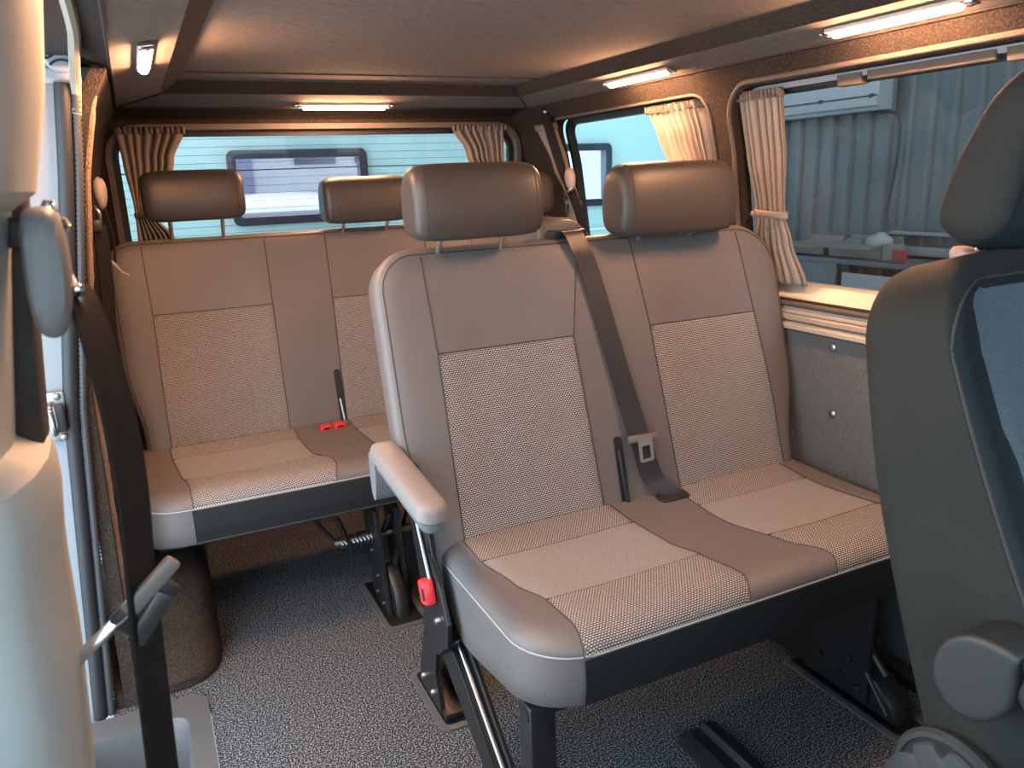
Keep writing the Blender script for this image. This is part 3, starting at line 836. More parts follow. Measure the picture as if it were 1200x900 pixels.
def bench(label, loc, x0, x1, cx0, cx1, yb, seats, heads, radii_top, group, th=0.085):
    t = thing('bench_seat', label, 'seat', loc, group)
    z0 = 0.42
    mcush = lambda a, b, h: (a, b, h)
    def mback(a, s, h):
        k = min(1, max(0, (0.30 - s) / 0.22)); k = k * k * (3 - 2 * k) * 0.032
        a += k * max(0, 1 - max(0, a - x0) / 0.10) - k * max(0, 1 - max(0, x1 - a) / 0.10)
        return (a, yb + s * TS - h * TC, z0 + s * TC + h * TS)
    yf = yb - 0.435
    # cushion
    def dcush(x, y):
        u = (y - yf) / 0.43
        v = -0.010 * math.sin(PI * min(1, max(0, (u - 0.15) / 0.85)))
        for s in seats:
            xc = (s['cl'](yb - 0.2) + s['cr'](yb - 0.2)) / 2
            v += -0.008 * math.exp(-((x - xc) / 0.14) ** 2 - ((u - 0.55) / 0.3) ** 2)
        return v
    bz = lambda y: 0.338 - 0.055 * min(1, max(0, (y - yf) / 0.30))
    cs = Slab(cx0, cx1, yf, yb + 0.075, (0.115, 0.115, 0.03, 0.03), [(0.05, 0.300), (0.012, 0.302), (0.002, 0.312), (-0.003, 0.36), (-0.002, 0.41), (0.0, 0.436)], 0.438, 0.055, 0.030, mcush, dcush, 0.004)
    bm = cs.mesh()
    for v in bm.verts:
        if v.co.z < 0.43:
            k = (0.43 - v.co.z) / 0.13
            v.co.z = 0.43 - k * (0.43 - bz(v.co.y))
    cu = child('seat_cushion', bm, 'leather', t, angle=1.0)
    sd = lin_table([(h, d) for d, h in [(0.05, 0.300), (0.012, 0.302), (0.002, 0.312), (-0.003, 0.36), (-0.002, 0.41), (0.0, 0.436)]])
    bm = bmesh.new(); rows = []
    fx0, fx1 = seats[0]['cl'](yf + 0.02) - 0.004, cx1 - 0.118
    for q in spaced(0.3015, 0.4335, 12):
        zq = 0.43 - (0.43 - q) / 0.13 * (0.43 - bz(yf)) if q < 0.43 else q
        rows.append([bm.verts.new((x, yf + sd(q) - 0.0012, zq)) for x in spaced(fx0, fx1, 20)])
    for A, B in zip(rows, rows[1:]):
        for k in range(len(A) - 1): bm.faces.new((A[k], A[k + 1], B[k + 1], B[k]))
    child('front_fascia', bm, 'fascia', cu)['label'] = 'dark charcoal front panel'
    child('stitching', cs.ring_tube(0.0, 0.0016, 0.0, 0.437), 'thread', cu)
    ys = [yf + 0.055 * (1 - math.cos(0.5 * PI * k / 8)) for k in range(0, 9)] + spaced(yf + 0.06, yb + 0.03, 30)[1:]
    ya, yc = yf + 0.155, yf + 0.345
    ys = sorted(set(ys + [ya, yc]))
    for s in seats:
        bm = cs.patch(s['cl'], s['cr'], ys, 26, 0.0018, lambda y: 1 if ya < y < yc else 0)
        ins = child('fabric_insert', bm, ['weave', 'weave_fine'], cu)
        pieces('insert_seam', [ntube([mcush(x, yy, cs.h(x, yy) + 0.0014) for x in spaced(s['cl'](yy), s['cr'](yy), 16)], 0.0010, 6) for yy in (ya, yc)]
               + [ntube([mcush(f(y), y, cs.h(f(y), y) + 0.0006) for y in ys], 0.0010, 6) for f in (s['cl'], s['cr'])], 'seam', ins)
    # backrest
    def dback(x, s_):
        v = 0
        for s in seats:
            xc = (s['bl'](0.2) + s['br'](0.2)) / 2
            v += -0.010 * math.exp(-((x - xc) / 0.13) ** 4) * math.exp(-((s_ - 0.30) / 0.30) ** 4)
        return v
    bs = Slab(x0, x1, -0.09, 0.668, (0.05, 0.05, radii_top[1], radii_top[0]), [(0.045, -th), (0.012, -th + 0.003), (0.0, -th + 0.014), (-0.003, -0.03), (-0.002, -0.012)], -0.010, 0.045, 0.014, mback, dback, 0.004)
    bk = child('backrest', bs.mesh(), 'leather', t, angle=1.0)
    child('piping', bs.ring_tube(0.012, 0.0014, 0.0), 'seam', bk)
    ss = spaced(0.0, 0.445, 34)
    for s in seats:
        bm = bs.patch(s['bl'], s['br'], ss, 24, 0.0018)
        ins = child('fabric_insert', bm, 'weave', bk)
        pieces('insert_seam', [ntube([mback(f(q), q, bs.h(f(q), q) + 0.0010) for q in spaced(0.0, 0.650, 60)], 0.0011, 6) for f in (s['bl'], s['br'])]
               + [ntube([mback(x, 0.445, bs.h(x, 0.445) + 0.0010) for x in spaced(s['bl'](0.445), s['br'](0.445), 24)], 0.0011, 6)], 'seam', ins)
    # headrests
    for xc, w, y, z, hg in heads:
        headrest(bk, xc, w, y, z, hg, (yb + 0.64 * TS + 0.045, z0 + 0.60 * TC))
    return t, cs, bs, mback

# --- front two-seat bench
s1 = [dict(bl=lin_table([(0, 0.533), (0.445, 0.535), (0.66, 0.528)]), br=lin_table([(0, 0.880), (0.445, 0.862), (0.66, 0.905)]),
           cl=lerp_table([(0.95, 0.562), (1.02, 0.572), (1.12, 0.575), (1.21, 0.551), (1.32, 0.529), (1.45, 0.527)]),
           cr=lerp_table([(0.95, 0.910), (1.01, 0.934), (1.12, 0.924), (1.20, 0.905), (1.36, 0.892), (1.45, 0.890)])),
      dict(bl=lin_table([(0, 1.096), (0.445, 1.070), (0.66, 1.045)]), br=lin_table([(0, 1.440), (0.445, 1.392), (0.66, 1.365)]),
           cl=lerp_table([(0.95, 1.124), (0.99, 1.141), (1.08, 1.104), (1.24, 1.070), (1.45, 1.072)]),
           cr=lerp_table([(0.95, 1.440), (1.05, 1.432), (1.15, 1.420), (1.30, 1.402), (1.45, 1.405)]))]
b1, cs1, bs1, mb1 = bench('taupe two-seat bench nearest the camera, with an armrest and a black belt across its back', (0.98, 1.45, 0.0), 0.428, 1.495, 0.478, 1.490, 1.40, s1,
                          [(0.643, 0.288, 1.535, 1.160, 0.150), (1.152, 0.330, 1.545, 1.143, 0.165)], (0.085, 0.13), 'passenger bench seats')
# taper the right shoulder of its back is left to the corner radius
# belt outlet on top of the back
bm = bmesh.new()
pf = [(0.820, 1.035), (0.968, 1.035), (0.955, 1.070), (0.925, 1.098), (0.905, 1.106), (0.835, 1.106), (0.822, 1.095)]
prism(bm, pf, lambda p, q, h: (p, h, q), 1.580, 1.690, 0.008, 3)
bo = child('belt_outlet', bm, 'brown_plastic', b1)
bm = nbox(0.838, 0.942, 1.572, 1.590, 1.050, 1.084, 0.006); child('outlet_slot', bm, 'black_plastic', bo)
bm = nbox(0.833, 0.915, 1.60, 1.672, 1.104, 1.1085, 0.002); child('outlet_cap', bm, 'black_plastic', bo)
# belt across the back
def onb(x, s, lift): return mb1(x, s, bs1.h(x, s) + lift)
pts = [(0.885, 1.590, 1.068), (0.893, 1.560, 1.082), onb(0.905, 0.640, 0.013), onb(0.925, 0.575, 0.007), onb(0.952, 0.42, 0.006), onb(0.970, 0.30, 0.010), onb(0.988, 0.18, 0.018), onb(1.012, 0.09, 0.012), (1.045, 1.375, 0.476), (1.052, 1.372, 0.450)]
wds = [(1, 0, 0), (1, 0, 0), (1, 0.05, 0.05), (1, 0, 0.08), (1, 0, 0.10), (1, -0.1, 0.12), (1, -0.2, 0.15), (1, -0.3, 0.2), (1, -0.3, 0.15), (1, -0.3, 0.15)]
bm = strap(pts, wds, 0.050, 0.0014, 8)
bw = child('belt_webbing', bm, 'web_sheen', b1)
bw['label'] = 'black seat belt webbing over the bench back'
p = Vector(onb(0.986, 0.190, 0.032)); q = Vector((1, -0.2, 0.15)).normalized()
bm = bmesh.new(); seg_bar(bm, p - q * 0.038 + Vector((0, 0, 0.004)), p + q * 0.038 + Vector((0, 0, -0.005)), 0.018, 0.013, (0, -0.97, 0.24))
tg = child('tongue', bm, 'brown_plastic', bw)
pl = rrect(-0.017, 0.017, -0.055, 0.0, (0.006,) * 4, 0, 5, 4); pl_in = rrect(-0.0105, 0.0105, -0.048, -0.018, (0.003,) * 4, 0, 5, 4)
fr = lambda a, b, h: tuple(p + q * a + Vector((0.03, TS, TC)) * b + Vector((0, -TC, TS)) * (h + 0.006))
child('tongue_blade', band(pl_in, pl, fr, 0, 0.003), 'bright_steel', tg)
# slots in the middle
bm = bmesh.new(); prism(bm, rrect(0.926, 0.946, -0.02, 0.200, (0.008,) * 4, 0, 4, 4), lambda a, s, h: mb1(a, s, bs1.h(a, s) + h), -0.02, 0.0035)
child('buckle_slot', bm, 'black_plastic', b1)
bm = bmesh.new(); tube(bm, [onb(0.938, 0.04, 0.008), onb(0.934, 0.17, 0.006)], 0.005, 8); child('buckle_stalk', bm, 'black', b1)
bm = bmesh.new(); prism(bm, rrect(1.005, 1.085, 1.352, 1.392, (0.010,) * 4, 0, 5, 4), lambda a, b, h: (a, b, cs1.h(a, b) + h), -0.005, 0.004, 0.001); child('belt_anchor_bezel', bm, 'black_plastic', b1)
# armrest
def arm_map(p, q, h): return (p, q, h)
bm = bmesh.new()
out = rrect(0.374, 0.434, 1.195, 1.520, (0.030, 0.030, 0.018, 0.018), 0, 8, 10)
rings = [(0.004, 0.0), (0.0, 0.004), (0.0, 0.022), (0.003, 0.030), (0.010, 0.035), (0.024, 0.036)]
def armring(d_, h): return [(x, y, 0.618 + 0.030 * (y - 1.195) / 0.33 + h) for x, y in rrect(0.374, 0.434, 1.195, 1.520, (0.030, 0.030, 0.018, 0.018), d_, 8, 10)]
V = [[bm.verts.new(p_) for p_ in armring(d_, h)] for d_, h in rings]
for A, B in zip(V, V[1:]):
    for k in range(len(A)): bm.faces.new((A[k], A[(k + 1) % len(A)], B[(k + 1) % len(A)], B[k]))
bm.faces.new(V[-1]); bm.faces.new(list(reversed(V[0])))
ar = child('armrest', bm, 'arm_top', b1)
bm = bmesh.new()
V = [[bm.verts.new((x, y, 0.617 + 0.030 * (y - 1.195) / 0.33 - h)) for x, y in rrect(0.378, 0.430, 1.200, 1.517, (0.028, 0.028, 0.016, 0.016), d_, 8, 10)] for d_, h in ((0.0, 0.0), (0.002, 0.012), (0.007, 0.019), (0.018, 0.023))]
for A, B in zip(V, V[1:]):
    for k in range(len(A)): bm.faces.new((A[k], A[(k + 1) % len(A)], B[(k + 1) % len(A)], B[k]))
bm.faces.new(V[0]); bm.faces.new(list(reversed(V[-1])))
child('armrest_base', bm, 'arm_low', ar)
bm = nprism(closed_spline([(1.488, 0.60), (1.488, 0.655), (1.524, 0.66), (1.532, 0.62), (1.524, 0.565), (1.50, 0.560)], 3), lambda p, q, h: (h, p, q), 0.376, 0.430); child('armrest_hinge', bm, 'arm_low', ar)
bm = bmesh.new(); lathe(bm, [(0.030, 0), (0.034, 0.004), (0.034, 0.030), (0.030, 0.036)], (0.432, 1.485, 0.628), (-1, 0, 0), 24); child('armrest_pivot', bm, 'arm_low', ar)
# recliner side plate, gas spring and red buckle
mx = lambda p, q, h: (h, p, q)
bm = nprism([(1.565, 0.66), (1.44, 0.64), (1.395, 0.555), (1.388, 0.47), (1.335, 0.415), (1.298, 0.35), (1.31, 0.29), (1.36, 0.265), (1.435, 0.30), (1.466, 0.41), (1.51, 0.535)], mx, 0.446, 0.456, 0.002)
rp = child('recliner_plate', bm, 'black', b1, smooth=False)
bolts('recliner_bolt', [(0.446, 1.415, 0.372), (0.446, 1.350, 0.335)], (-1, 0, 0), 'steel', rp, 0.010, 0.009)
bm = ntube([(0.440, 1.452, 0.560), (0.440, 1.370, 0.415)], 0.0045, 10); child('recliner_rod', bm, 'steel', b1)
bm = ntube([(0.445, 1.392, 0.560), (0.449, 1.368, 0.470)], 0.003, 8); child('recliner_cable', bm, 'black', b1)
bm = bmesh.new(); box(bm, 0.420, 0.444, 1.352, 1.392, 0.368, 0.420, 0.006, 2, Matrix.Rotation(-0.35, 3, 'X'))
bk1 = child('buckle', bm, 'red', b1); bk1['label'] = 'red seat belt buckle'
bm = nbox(0.4185, 0.422, 1.355, 1.367, 0.383, 0.408, 0.001, 2, Matrix.Rotation(-0.35, 3, 'X')); child('buckle_slot', bm, 'black_plastic', bk1)
bm = nprism([(1.315, 0.30), (1.45, 0.33), (1.50, 0.26), (1.46, 0.20), (1.40, 0.22)], mx, 0.457, 0.480, 0.002); child('hinge_block', bm, 'black', b1, smooth=False)
# feet
def foot(xa, xb):
    bm = nprism([(1.455, 0.27), (1.53, 0.27), (1.60, 0.10), (1.625, 0.012), (1.475, 0.012), (1.50, 0.11)], mx, xa, xa + 0.012, 0.002)
    f = child('leg', bm, 'black', b1, smooth=False)
    bm = nprism([(1.46, 0.26), (1.53, 0.26), (1.60, 0.10), (1.625, 0.012), (1.49, 0.012), (1.51, 0.11)], mx, xb, xb + 0.012, 0.002)
    child('inner_plate', bm, 'black', f, smooth=False)
    bolts('leg_bolt', [(xa, 1.52, 0.045), (xa, 1.585, 0.05)], (-1, 0, 0), 'steel', f)
    bm = nbox(xa + 0.003, xb + 0.010, 1.455, 1.64, 0.003, 0.022, 0.004); child('foot_block', bm, 'black', f)
    return f
foot(0.478, 0.530); foot(1.345, 1.400)
for xa, nm in ((0.480, 'strut'), (1.345, 'strut')):
    bm = nprism([(1.50, 0.285), (1.44, 0.285), (1.10, 0.03), (1.06, 0.012), (1.17, 0.012), (1.47, 0.20)], mx, xa, xa + 0.014, 0.002)
    sm_ = child(nm, bm, 'black', b1, smooth=False)
    bm = ntube([(xa + 0.016, 1.425, 0.283), (xa + 0.016, 1.09, 0.035)], 0.0045, 8); child('strut_edge', bm, 'steel', sm_)
bm = nprism([(1.44, 0.33), (1.50, 0.33), (1.50, 0.22), (1.12, 0.012), (1.05, 0.012)], mx, 0.505, 0.515, 0.002); child('inner_strut', bm, 'black', b1, smooth=False)
for xa in (0.492,):
    bm = nbox(xa, xa + 0.050, 1.030, 1.080, 0.0, 0.32, 0.004); lg = child('leg', bm, 'black', b1)
    bm = nbox(xa - 0.008, xa + 0.058, 1.02, 1.09, 0.0, 0.012, 0.003); child('foot_pad', bm, 'black', lg)
bm = nprism([(1.03, 0.31), (1.46, 0.31), (1.46, 0.03), (1.03, 0.03)], mx, 1.325, 1.337, 0.002); child('side_panel', bm, 'black', b1, smooth=False)
pieces('cross_tube', [ntube([(0.47, 1.42, 0.24), (1.47, 1.42, 0.24)], 0.016, 12), ntube([(0.49, 1.05, 0.30), (1.47, 1.05, 0.30)], 0.014, 12)], 'black', b1)
pieces('release_lever', [ntube([(1.345, 1.00, 0.115), (1.345, 1.06, 0.17), (1.345, 1.16, 0.19)], 0.008, 8), ntube([(1.318, 0.97, 0.045), (1.318, 1.03, 0.115)], 0.005, 8)], 'black', b1)
bolts('panel_bolt', [(1.324, y, z) for y, z in ((1.05, 0.06), (1.10, 0.07), (1.16, 0.085), (1.08, 0.12))], (-1, 0, 0), 'black', b1)
bm = nprism([(0.96, 0.012), (1.22, 0.012), (1.22, 0.05), (1.12, 0.10), (1.02, 0.09), (0.965, 0.04)], mx, 1.338, 1.40, 0.006); child('foot_block', bm, 'black', b1)

# --- rear three-seat bench
def cl2(a): return lerp_table([(1.95, a + 0.030), (2.05, a + 0.030), (2.2, a + 0.012), (2.34, a), (2.45, a)])
def cr2(a): return lerp_table([(1.95, a + 0.030), (2.03, a + 0.045), (2.08, a + 0.045), (2.16, a + 0.008), (2.30, a), (2.45, a)])
s2 = [dict(bl=lin_table([(0, 0.004), (0.445, 0.014), (0.66, 0.010)]), br=lin_table([(0, 0.352), (0.445, 0.357), (0.66, 0.362)]), cl=cl2(0.003), cr=cr2(0.362)),
      dict(bl=lin_table([(0, 0.530), (0.445, 0.545), (0.66, 0.550)]), br=lin_table([(0, 0.880), (0.445, 0.880), (0.66, 0.885)]), cl=cl2(0.535), cr=cr2(0.885)),
      dict(bl=lin_table([(0, 1.040), (0.445, 1.050), (0.66, 1.055)]), br=lin_table([(0, 1.390), (0.445, 1.385), (0.66, 1.375)]), cl=cl2(1.045), cr=cr2(1.385))]
b2, cs2, bs2, mb2 = bench('brown three-seat rear bench under the rear window, behind the two-seat bench', (0.69, 2.45, 0.0), -0.088, 1.455, -0.098, 1.455, 2.40, s2,
                          [(0.172, 0.282, 2.535, 1.190, 0.142), (0.686, 0.286, 2.535, 1.156, 0.142), (1.215, 0.282, 2.535, 1.150, 0.142)], (0.075, 0.09), 'passenger bench seats', 0.052)
# buckles, slot, supports
for x in (0.432, 0.476):
    bm = nbox(x, x + 0.036, 2.335, 2.372, 0.462, 0.480, 0.005); bb = child('buckle', bm, 'red', b2); bb['label'] = 'red seat belt buckle'
    bm = nbox(x + 0.008, x + 0.028, 2.333, 2.337, 0.470, 0.476, 0.001); child('buckle_slot', bm, 'black_plastic', bb)
bm = nprism(rrect(0.415, 0.53, 2.345, 2.40, (0.012,) * 4, 0, 5, 4), lambda a, b, h: (a, b, cs2.h(a, b) + h), -0.004, 0.003); child('buckle_bezel', bm, 'leather', b2)
bm = bmesh.new(); prism(bm, rrect(0.512, 0.532, -0.02, 0.215, (0.008,) * 4, 0, 4, 4), lambda a, s, h: mb2(a, s, bs2.h(a, s) + h), -0.02, 0.0035); child('buckle_slot', bm, 'black_plastic', b2)
bm = bmesh.new(); tube(bm, [mb2(0.527, 0.0, 0.012), mb2(0.520, 0.12, 0.010)], 0.004, 8); child('buckle_stalk', bm, 'steel', b2)
bm = nbox(-0.070, 0.055, 2.27, 2.45, 0.0, 0.285, 0.01); child('leg', bm, 'black', b2)
bm = bmesh.new(); prism(bm, [(2.03, 0.30), (2.16, 0.30), (2.14, 0.16), (2.10, 0.003), (1.96, 0.003), (2.0, 0.14)], mx, 0.498, 0.512, 0.002)
lg = child('leg', bm, 'black', b2, smooth=False)
bm = nprism([(2.03, 0.30), (2.16, 0.30), (2.14, 0.16), (2.10, 0.003), (1.98, 0.003), (2.02, 0.14)], mx, 0.560, 0.574, 0.002); child('inner_plate', bm, 'black', lg, smooth=False)
bm = nprism([(1.93, 0.003), (2.12, 0.003), (2.10, 0.10), (2.02, 0.13), (1.95, 0.08)], mx, 0.515, 0.556, 0.012); child('foot_block', bm, 'black', lg)
bolts('leg_bolt', [(0.498, y, z) for y, z in ((1.99, 0.03), (2.05, 0.04), (2.03, 0.10), (2.08, 0.16))], (-1, 0, 0), 'black', lg)
bm = bmesh.new(); tube(bm, [(0.39, 2.09, 0.20), (0.62, 2.09, 0.20)], 0.013, 12)
for k in range(9): tube(bm, [(0.41 + 0.011 * k, 2.09 + 0.018 * math.cos(a), 0.20 + 0.018 * math.sin(a)) for a in spaced(0, 2 * PI, 12)[:-1]], 0.0035, 6, True)
child('torsion_spring', bm, 'steel', lg)
pieces('cross_tube', [ntube([(-0.08, 2.40, 0.28), (1.42, 2.40, 0.28)], 0.018, 12), ntube([(-0.06, 2.08, 0.305), (1.42, 2.08, 0.305)], 0.013, 12)], 'black', b2)
pieces('linkage', [ntube([(0.40, 2.06, 0.29), (0.44, 2.08, 0.17)], 0.007, 8), ntube([(0.55, 2.04, 0.28), (0.53, 2.06, 0.22)], 0.009, 8), ntube([(0.33, 2.30, 0.27), (0.42, 2.12, 0.16)], 0.006, 8),
                   ntube([(0.62, 2.08, 0.29), (0.60, 2.10, 0.20), (0.54, 2.0, 0.14)], 0.008, 8)], 'black', b2)
bm = nprism([(2.03, 0.30), (2.16, 0.30), (2.14, 0.16), (2.10, 0.0), (1.96, 0.0), (2.0, 0.14)], mx, 1.34, 1.36, 0.002); child('leg', bm, 'black', b2, smooth=False)
bm = nprism([(2.36, 0.62), (2.42, 0.62), (2.47, 0.40), (2.44, 0.28), (2.36, 0.30)], mx, -0.112, -0.100, 0.002); rp2 = child('recliner_plate', bm, 'black', b2, smooth=False)
bm = ntube([(-0.098, 2.37, 0.485), (-0.104, 2.315, 0.478)], 0.006, 8); child('recliner_lever', bm, 'cover', b2)

# trays the seat feet stand in
def tray(x0, x1, y0, y1, label):
    out = rrect(x0, x1, y0, y1, (0.03,) * 4, 0, 6, 6); inn = rrect(x0, x1, y0, y1, (0.03,) * 4, 0.016, 6, 6)
    bm = band(inn, out, lambda p, q, h: (p, q, h), 0.0, 0.006)
    o = tag(link('seat_anchor_frame', bm, 'step'), label, 'floor fitting', 'seat anchor frames in the carpet')
    bm = nprism(rrect(x0, x1, y0, y1, (0.03,) * 4, 0.016, 6, 6), lambda p, q, h: (p, q, h), -0.002, 0.002)
    link('tray', bm, 'black', o)
    return o
tray(0.462, 0.570, 1.425, 1.68, 'grey floor frame round the left rear foot of the two-seat bench')
tray(1.312, 1.425, 0.925, 1.28, 'long grey floor frame in shadow beside the driver seat')
tray(0.470, 0.600, 1.88, 2.20, 'grey floor frame round the middle foot of the rear bench')
bm = nprism([(0.905, 0.0), (0.905, 0.022), (0.925, 0.030), (0.935, 0.018), (0.962, 0.018), (0.972, 0.030), (1.0, 0.022), (1.0, 0.0)], lambda p, q, h: (p, h, q), 0.72, 1.155)
tag(link('floor_rail', bm, 'black_plastic', smooth=False), 'black seat rail on the carpet in front of the two-seat bench', 'rail')

# ------------------------------------------------------------------ driver seat
ds = thing('driver_seat', 'grey and dark blue driver seat at the right with its headrest and folded armrest', 'seat', (1.09, 0.5, 0.0))
RS, RC = math.sin(0.27), math.cos(0.27)
kf = lin_table([(-0.1, 1.35), (0.0, 1.45), (0.2, 1.55), (0.35, 1.35), (0.5, 1.10), (0.66, 1.0)])
def mdrv(a, s, h):
    h2 = h * kf(s) if h > 0 else h
    xc = 1.10; a2 = xc + (a - xc) * (1.0 - 0.06 * max(0, (s - 0.35) / 0.35))
    curve = 0.02 * math.sin(PI * min(1, max(0, s / 0.66)))
    return (a2, 0.575 + s * RS - h2 * RC + curve, 0.455 + s * RC + h2 * RS)
def ddrv(x, s):
    u = abs(x - 1.10) / 0.24
    return -0.035 * (1 - min(1, u ** 2.2)) - 0.004 * math.exp(-((u - 0.62) / 0.04) ** 2)
dsl = Slab(0.862, 1.338, -0.06, 0.628, (0.08, 0.08, 0.10, 0.10), [(0.06, -0.014), (0.018, -0.012), (0.004, 0.0), (0.0, 0.015), (0.0, 0.05), (0.0, 0.10)], 0.108, 0.05, 0.016, mdrv, ddrv, 0.0)
bk = child('backrest', dsl.mesh(), 'drv_grey', ds, angle=1.0)
dpn = Slab(0.864, 1.336, -0.05, 0.596, (0.08, 0.08, 0.09, 0.09), [], 0.108, 0.05, 0.016, mdrv)
dpn.hfun = dsl.h
bm = dpn.mesh(0.002, 0.0015); child('bolster_panel', bm, 'drv_blue', bk)
child('bolster_piping', dpn.ring_tube(0.002, 0.0022, 0.001), 'seam', bk)
bm = dsl.patch(lin_table([(0.0, 0.965), (0.35, 0.955), (0.60, 0.915)]), lin_table([(0.0, 1.235), (0.35, 1.245), (0.60, 1.285)]), spaced(0.0, 0.584, 30), 24, 0.004)
child('fabric_insert', bm, 'drv_fabric', bk)
prof = closed_spline([(0.702, 1.100), (0.714, 1.124), (0.694, 1.194), (0.660, 1.266), (0.634, 1.302), (0.602, 1.316), (0.574, 1.304), (0.570, 1.254), (0.588, 1.174), (0.604, 1.112), (0.634, 1.088), (0.672, 1.086)], 5)
bm, _s = loft_pad(prof, 0.945, 1.255, 5.0, 32)
hr = child('headrest', bm, 'drv_grey', ds, angle=1.2)
bm = bmesh.new()
rows = [[bm.verts.new((x, y - 0.0025, z)) for x, y, z in _s(t)[30:55]] for t in spaced(-0.90, 0.90, 24)]
for A, B in zip(rows, rows[1:]):
    for k in range(len(A) - 1): bm.faces.new((A[k], A[k + 1], B[k + 1], B[k]))
child('headrest_face', bm, 'drv_blue', hr)
for x in (1.020, 1.200):
    bm = ntube([(x, 0.69, 1.05), (x, 0.675, 1.13)], 0.006, 10); child('post', bm, 'chrome', hr)
    bm = bmesh.new(); lathe(bm, [(0.024, -0.010), (0.027, 0.0), (0.024, 0.007), (0.010, 0.009)], (x, 0.692, 1.077), (0, -0.15, 1), 20); child('post_collar', bm, 'cover', hr)
# armrest
pf = closed_spline([(0.436, 0.655), (0.438, 0.676), (0.47, 0.679), (0.497, 0.672), (0.522, 0.650), (0.533, 0.615), (0.528, 0.588), (0.510, 0.570), (0.485, 0.566), (0.458, 0.580), (0.437, 0.612)], 4)
am = child('armrest', pad(pf, lambda p, q, h: (h, p, q), 0.862, 0.795, 0.007), 'drv_plastic', ds)
pf = closed_spline([(0.10, 0.64), (0.08, 0.662), (0.10, 0.684), (0.25, 0.688), (0.40, 0.682), (0.431, 0.676), (0.429, 0.655), (0.428, 0.622), (0.36, 0.605), (0.25, 0.612)], 4)
child('armrest_arm', pad(pf, lambda p, q, h: (h, p, q), 0.858, 0.793, 0.007), 'drv_plastic', am)
bm = bmesh.new(); lathe(bm, [(0.030, 0.0), (0.030, 0.03)], (0.872, 0.49, 0.62), (-1, 0, 0), 20); child('armrest_pivot', bm, 'drv_plastic', am)
# recline wheel, scalloped
kc = Vector((0.848, 0.522, 0.408))
bm = nlathe([(0.072, -0.02), (0.082, -0.012), (0.084, 0.0), (0.080, 0.006), (0.073, 0.007), (0.070, 0.002)], (kc.x, kc.y, kc.z), (-1, 0, 0), 40)
rb_ = child('recline_housing', bm, 'drv_plastic', ds)
bm = nlathe([(0.071, 0.0), (0.071, 0.0035)], (kc.x, kc.y, kc.z), (-1, 0, 0), 40); child('wheel_recess', bm, 'black_plastic', rb_)
bm = bmesh.new(); n = 96
def wheel(r, x, sc_): return [bm.verts.new((x, kc.y + (r + sc_ * min(0, math.cos(7 * a) + 0.35)) * math.cos(a), kc.z + (r + sc_ * min(0, math.cos(7 * a) + 0.35)) * math.sin(a))) for a in spaced(0, 2 * PI, n)[:-1]]
R_ = [wheel(0.066, kc.x, 0.020), wheel(0.067, kc.x - 0.006, 0.021), wheel(0.064, kc.x - 0.011, 0.021), wheel(0.040, kc.x - 0.013, 0), wheel(0.028, kc.x - 0.013, 0), wheel(0.027, kc.x - 0.011, 0), wheel(0.010, kc.x - 0.012, 0)]
for A, B in zip(R_, R_[1:]):
    for k in range(n): bm.faces.new((A[k], A[(k + 1) % n], B[(k + 1) % n], B[k]))
bm.faces.new(R_[-1]); bm.faces.new(list(reversed(R_[0])))
child('recline_wheel', bm, 'knob', ds)
# cushion, side valance and pedestal
dc = Slab(0.87, 1.33, 0.03, 0.60, (0.09, 0.09, 0.04, 0.04), [(0.03, 0.36), (0.0, 0.37), (-0.002, 0.41)], 0.43, 0.06, 0.035, lambda a, b, h: (a, b, h), lambda x, y: -0.03 * (1 - min(1, (abs(x - 1.1) / 0.2) ** 2)), 0.0)
cu = child('seat_cushion', dc.mesh(), 'drv_grey', ds)
bm = dc.patch(lambda y: 0.98, lambda y: 1.22, spaced(0.07, 0.55, 20), 16, 0.003); child('fabric_insert', bm, 'drv_fabric', cu)
bm = bmesh.new(); prism(bm, closed_spline([(0.05, 0.30), (0.05, 0.38), (0.30, 0.41), (0.50, 0.44), (0.60, 0.42), (0.60, 0.30), (0.3, 0.28)], 3), lambda p, q, h: (h, p, q), 0.838, 0.872, 0.008); child('side_valance', bm, 'drv_plastic', ds)
bm = nbox(0.90, 1.30, 0.08, 0.56, 0.0, 0.36, 0.015); child('pedestal', bm, 'black', ds)

# ------------------------------------------------------------------ light bars
def light_bar(c, axis, nrm, length, label):
    """c: middle of the bar on the lining; axis: long direction; nrm: downward"""
    ax = Vector(axis).normalized(); nr = Vector(nrm).normalized(); nr = (nr - ax * nr.dot(ax)).normalized(); sd = ax.cross(nr)
    c = Vector(c)
    t = thing('ceiling_light_bar', label, 'lamp', c, 'warm light bars along the headliner')
    def put(bm):
        mtx = Matrix(((ax.x, sd.x, nr.x, c.x), (ax.y, sd.y, nr.y, c.y), (ax.z, sd.z, nr.z, c.z), (0, 0, 0, 1)))
        for v in bm.verts: v.co = mtx @ v.co
        return bm
    h = length / 2
    bm = nbox(-h, h, -0.0145, 0.0145, 0.0, 0.009, 0.003); ho = child('housing', put(bm), 'lamp_house', t)
    bm = bmesh.new(); prism(bm, [(0.0105 * math.cos(a), 0.007 + 0.0105 * math.sin(a)) for a in spaced(0, PI, 10)], lambda p, q, h_: (h_, p, q), -h + 0.016, h - 0.016, 0.001); child('diffuser', put(bm), 'lamp', t)
    for s in (-1, 1):
        bm = bmesh.new(); box(bm, s * h - 0.012, s * h + 0.012, -0.014, 0.014, 0.0, 0.012, 0.004); lathe(bm, [(0.006, 0.010), (0.006, 0.013), (0.003, 0.0145)], (s * h, 0, 0), (0, 0, 1), 10)
        child('end_cap', put(bm), 'chrome', t)
    return t
NR, NL, NB = (-0.17, 0, -1), (0.17, 0, -1), (0, -0.12, -1)
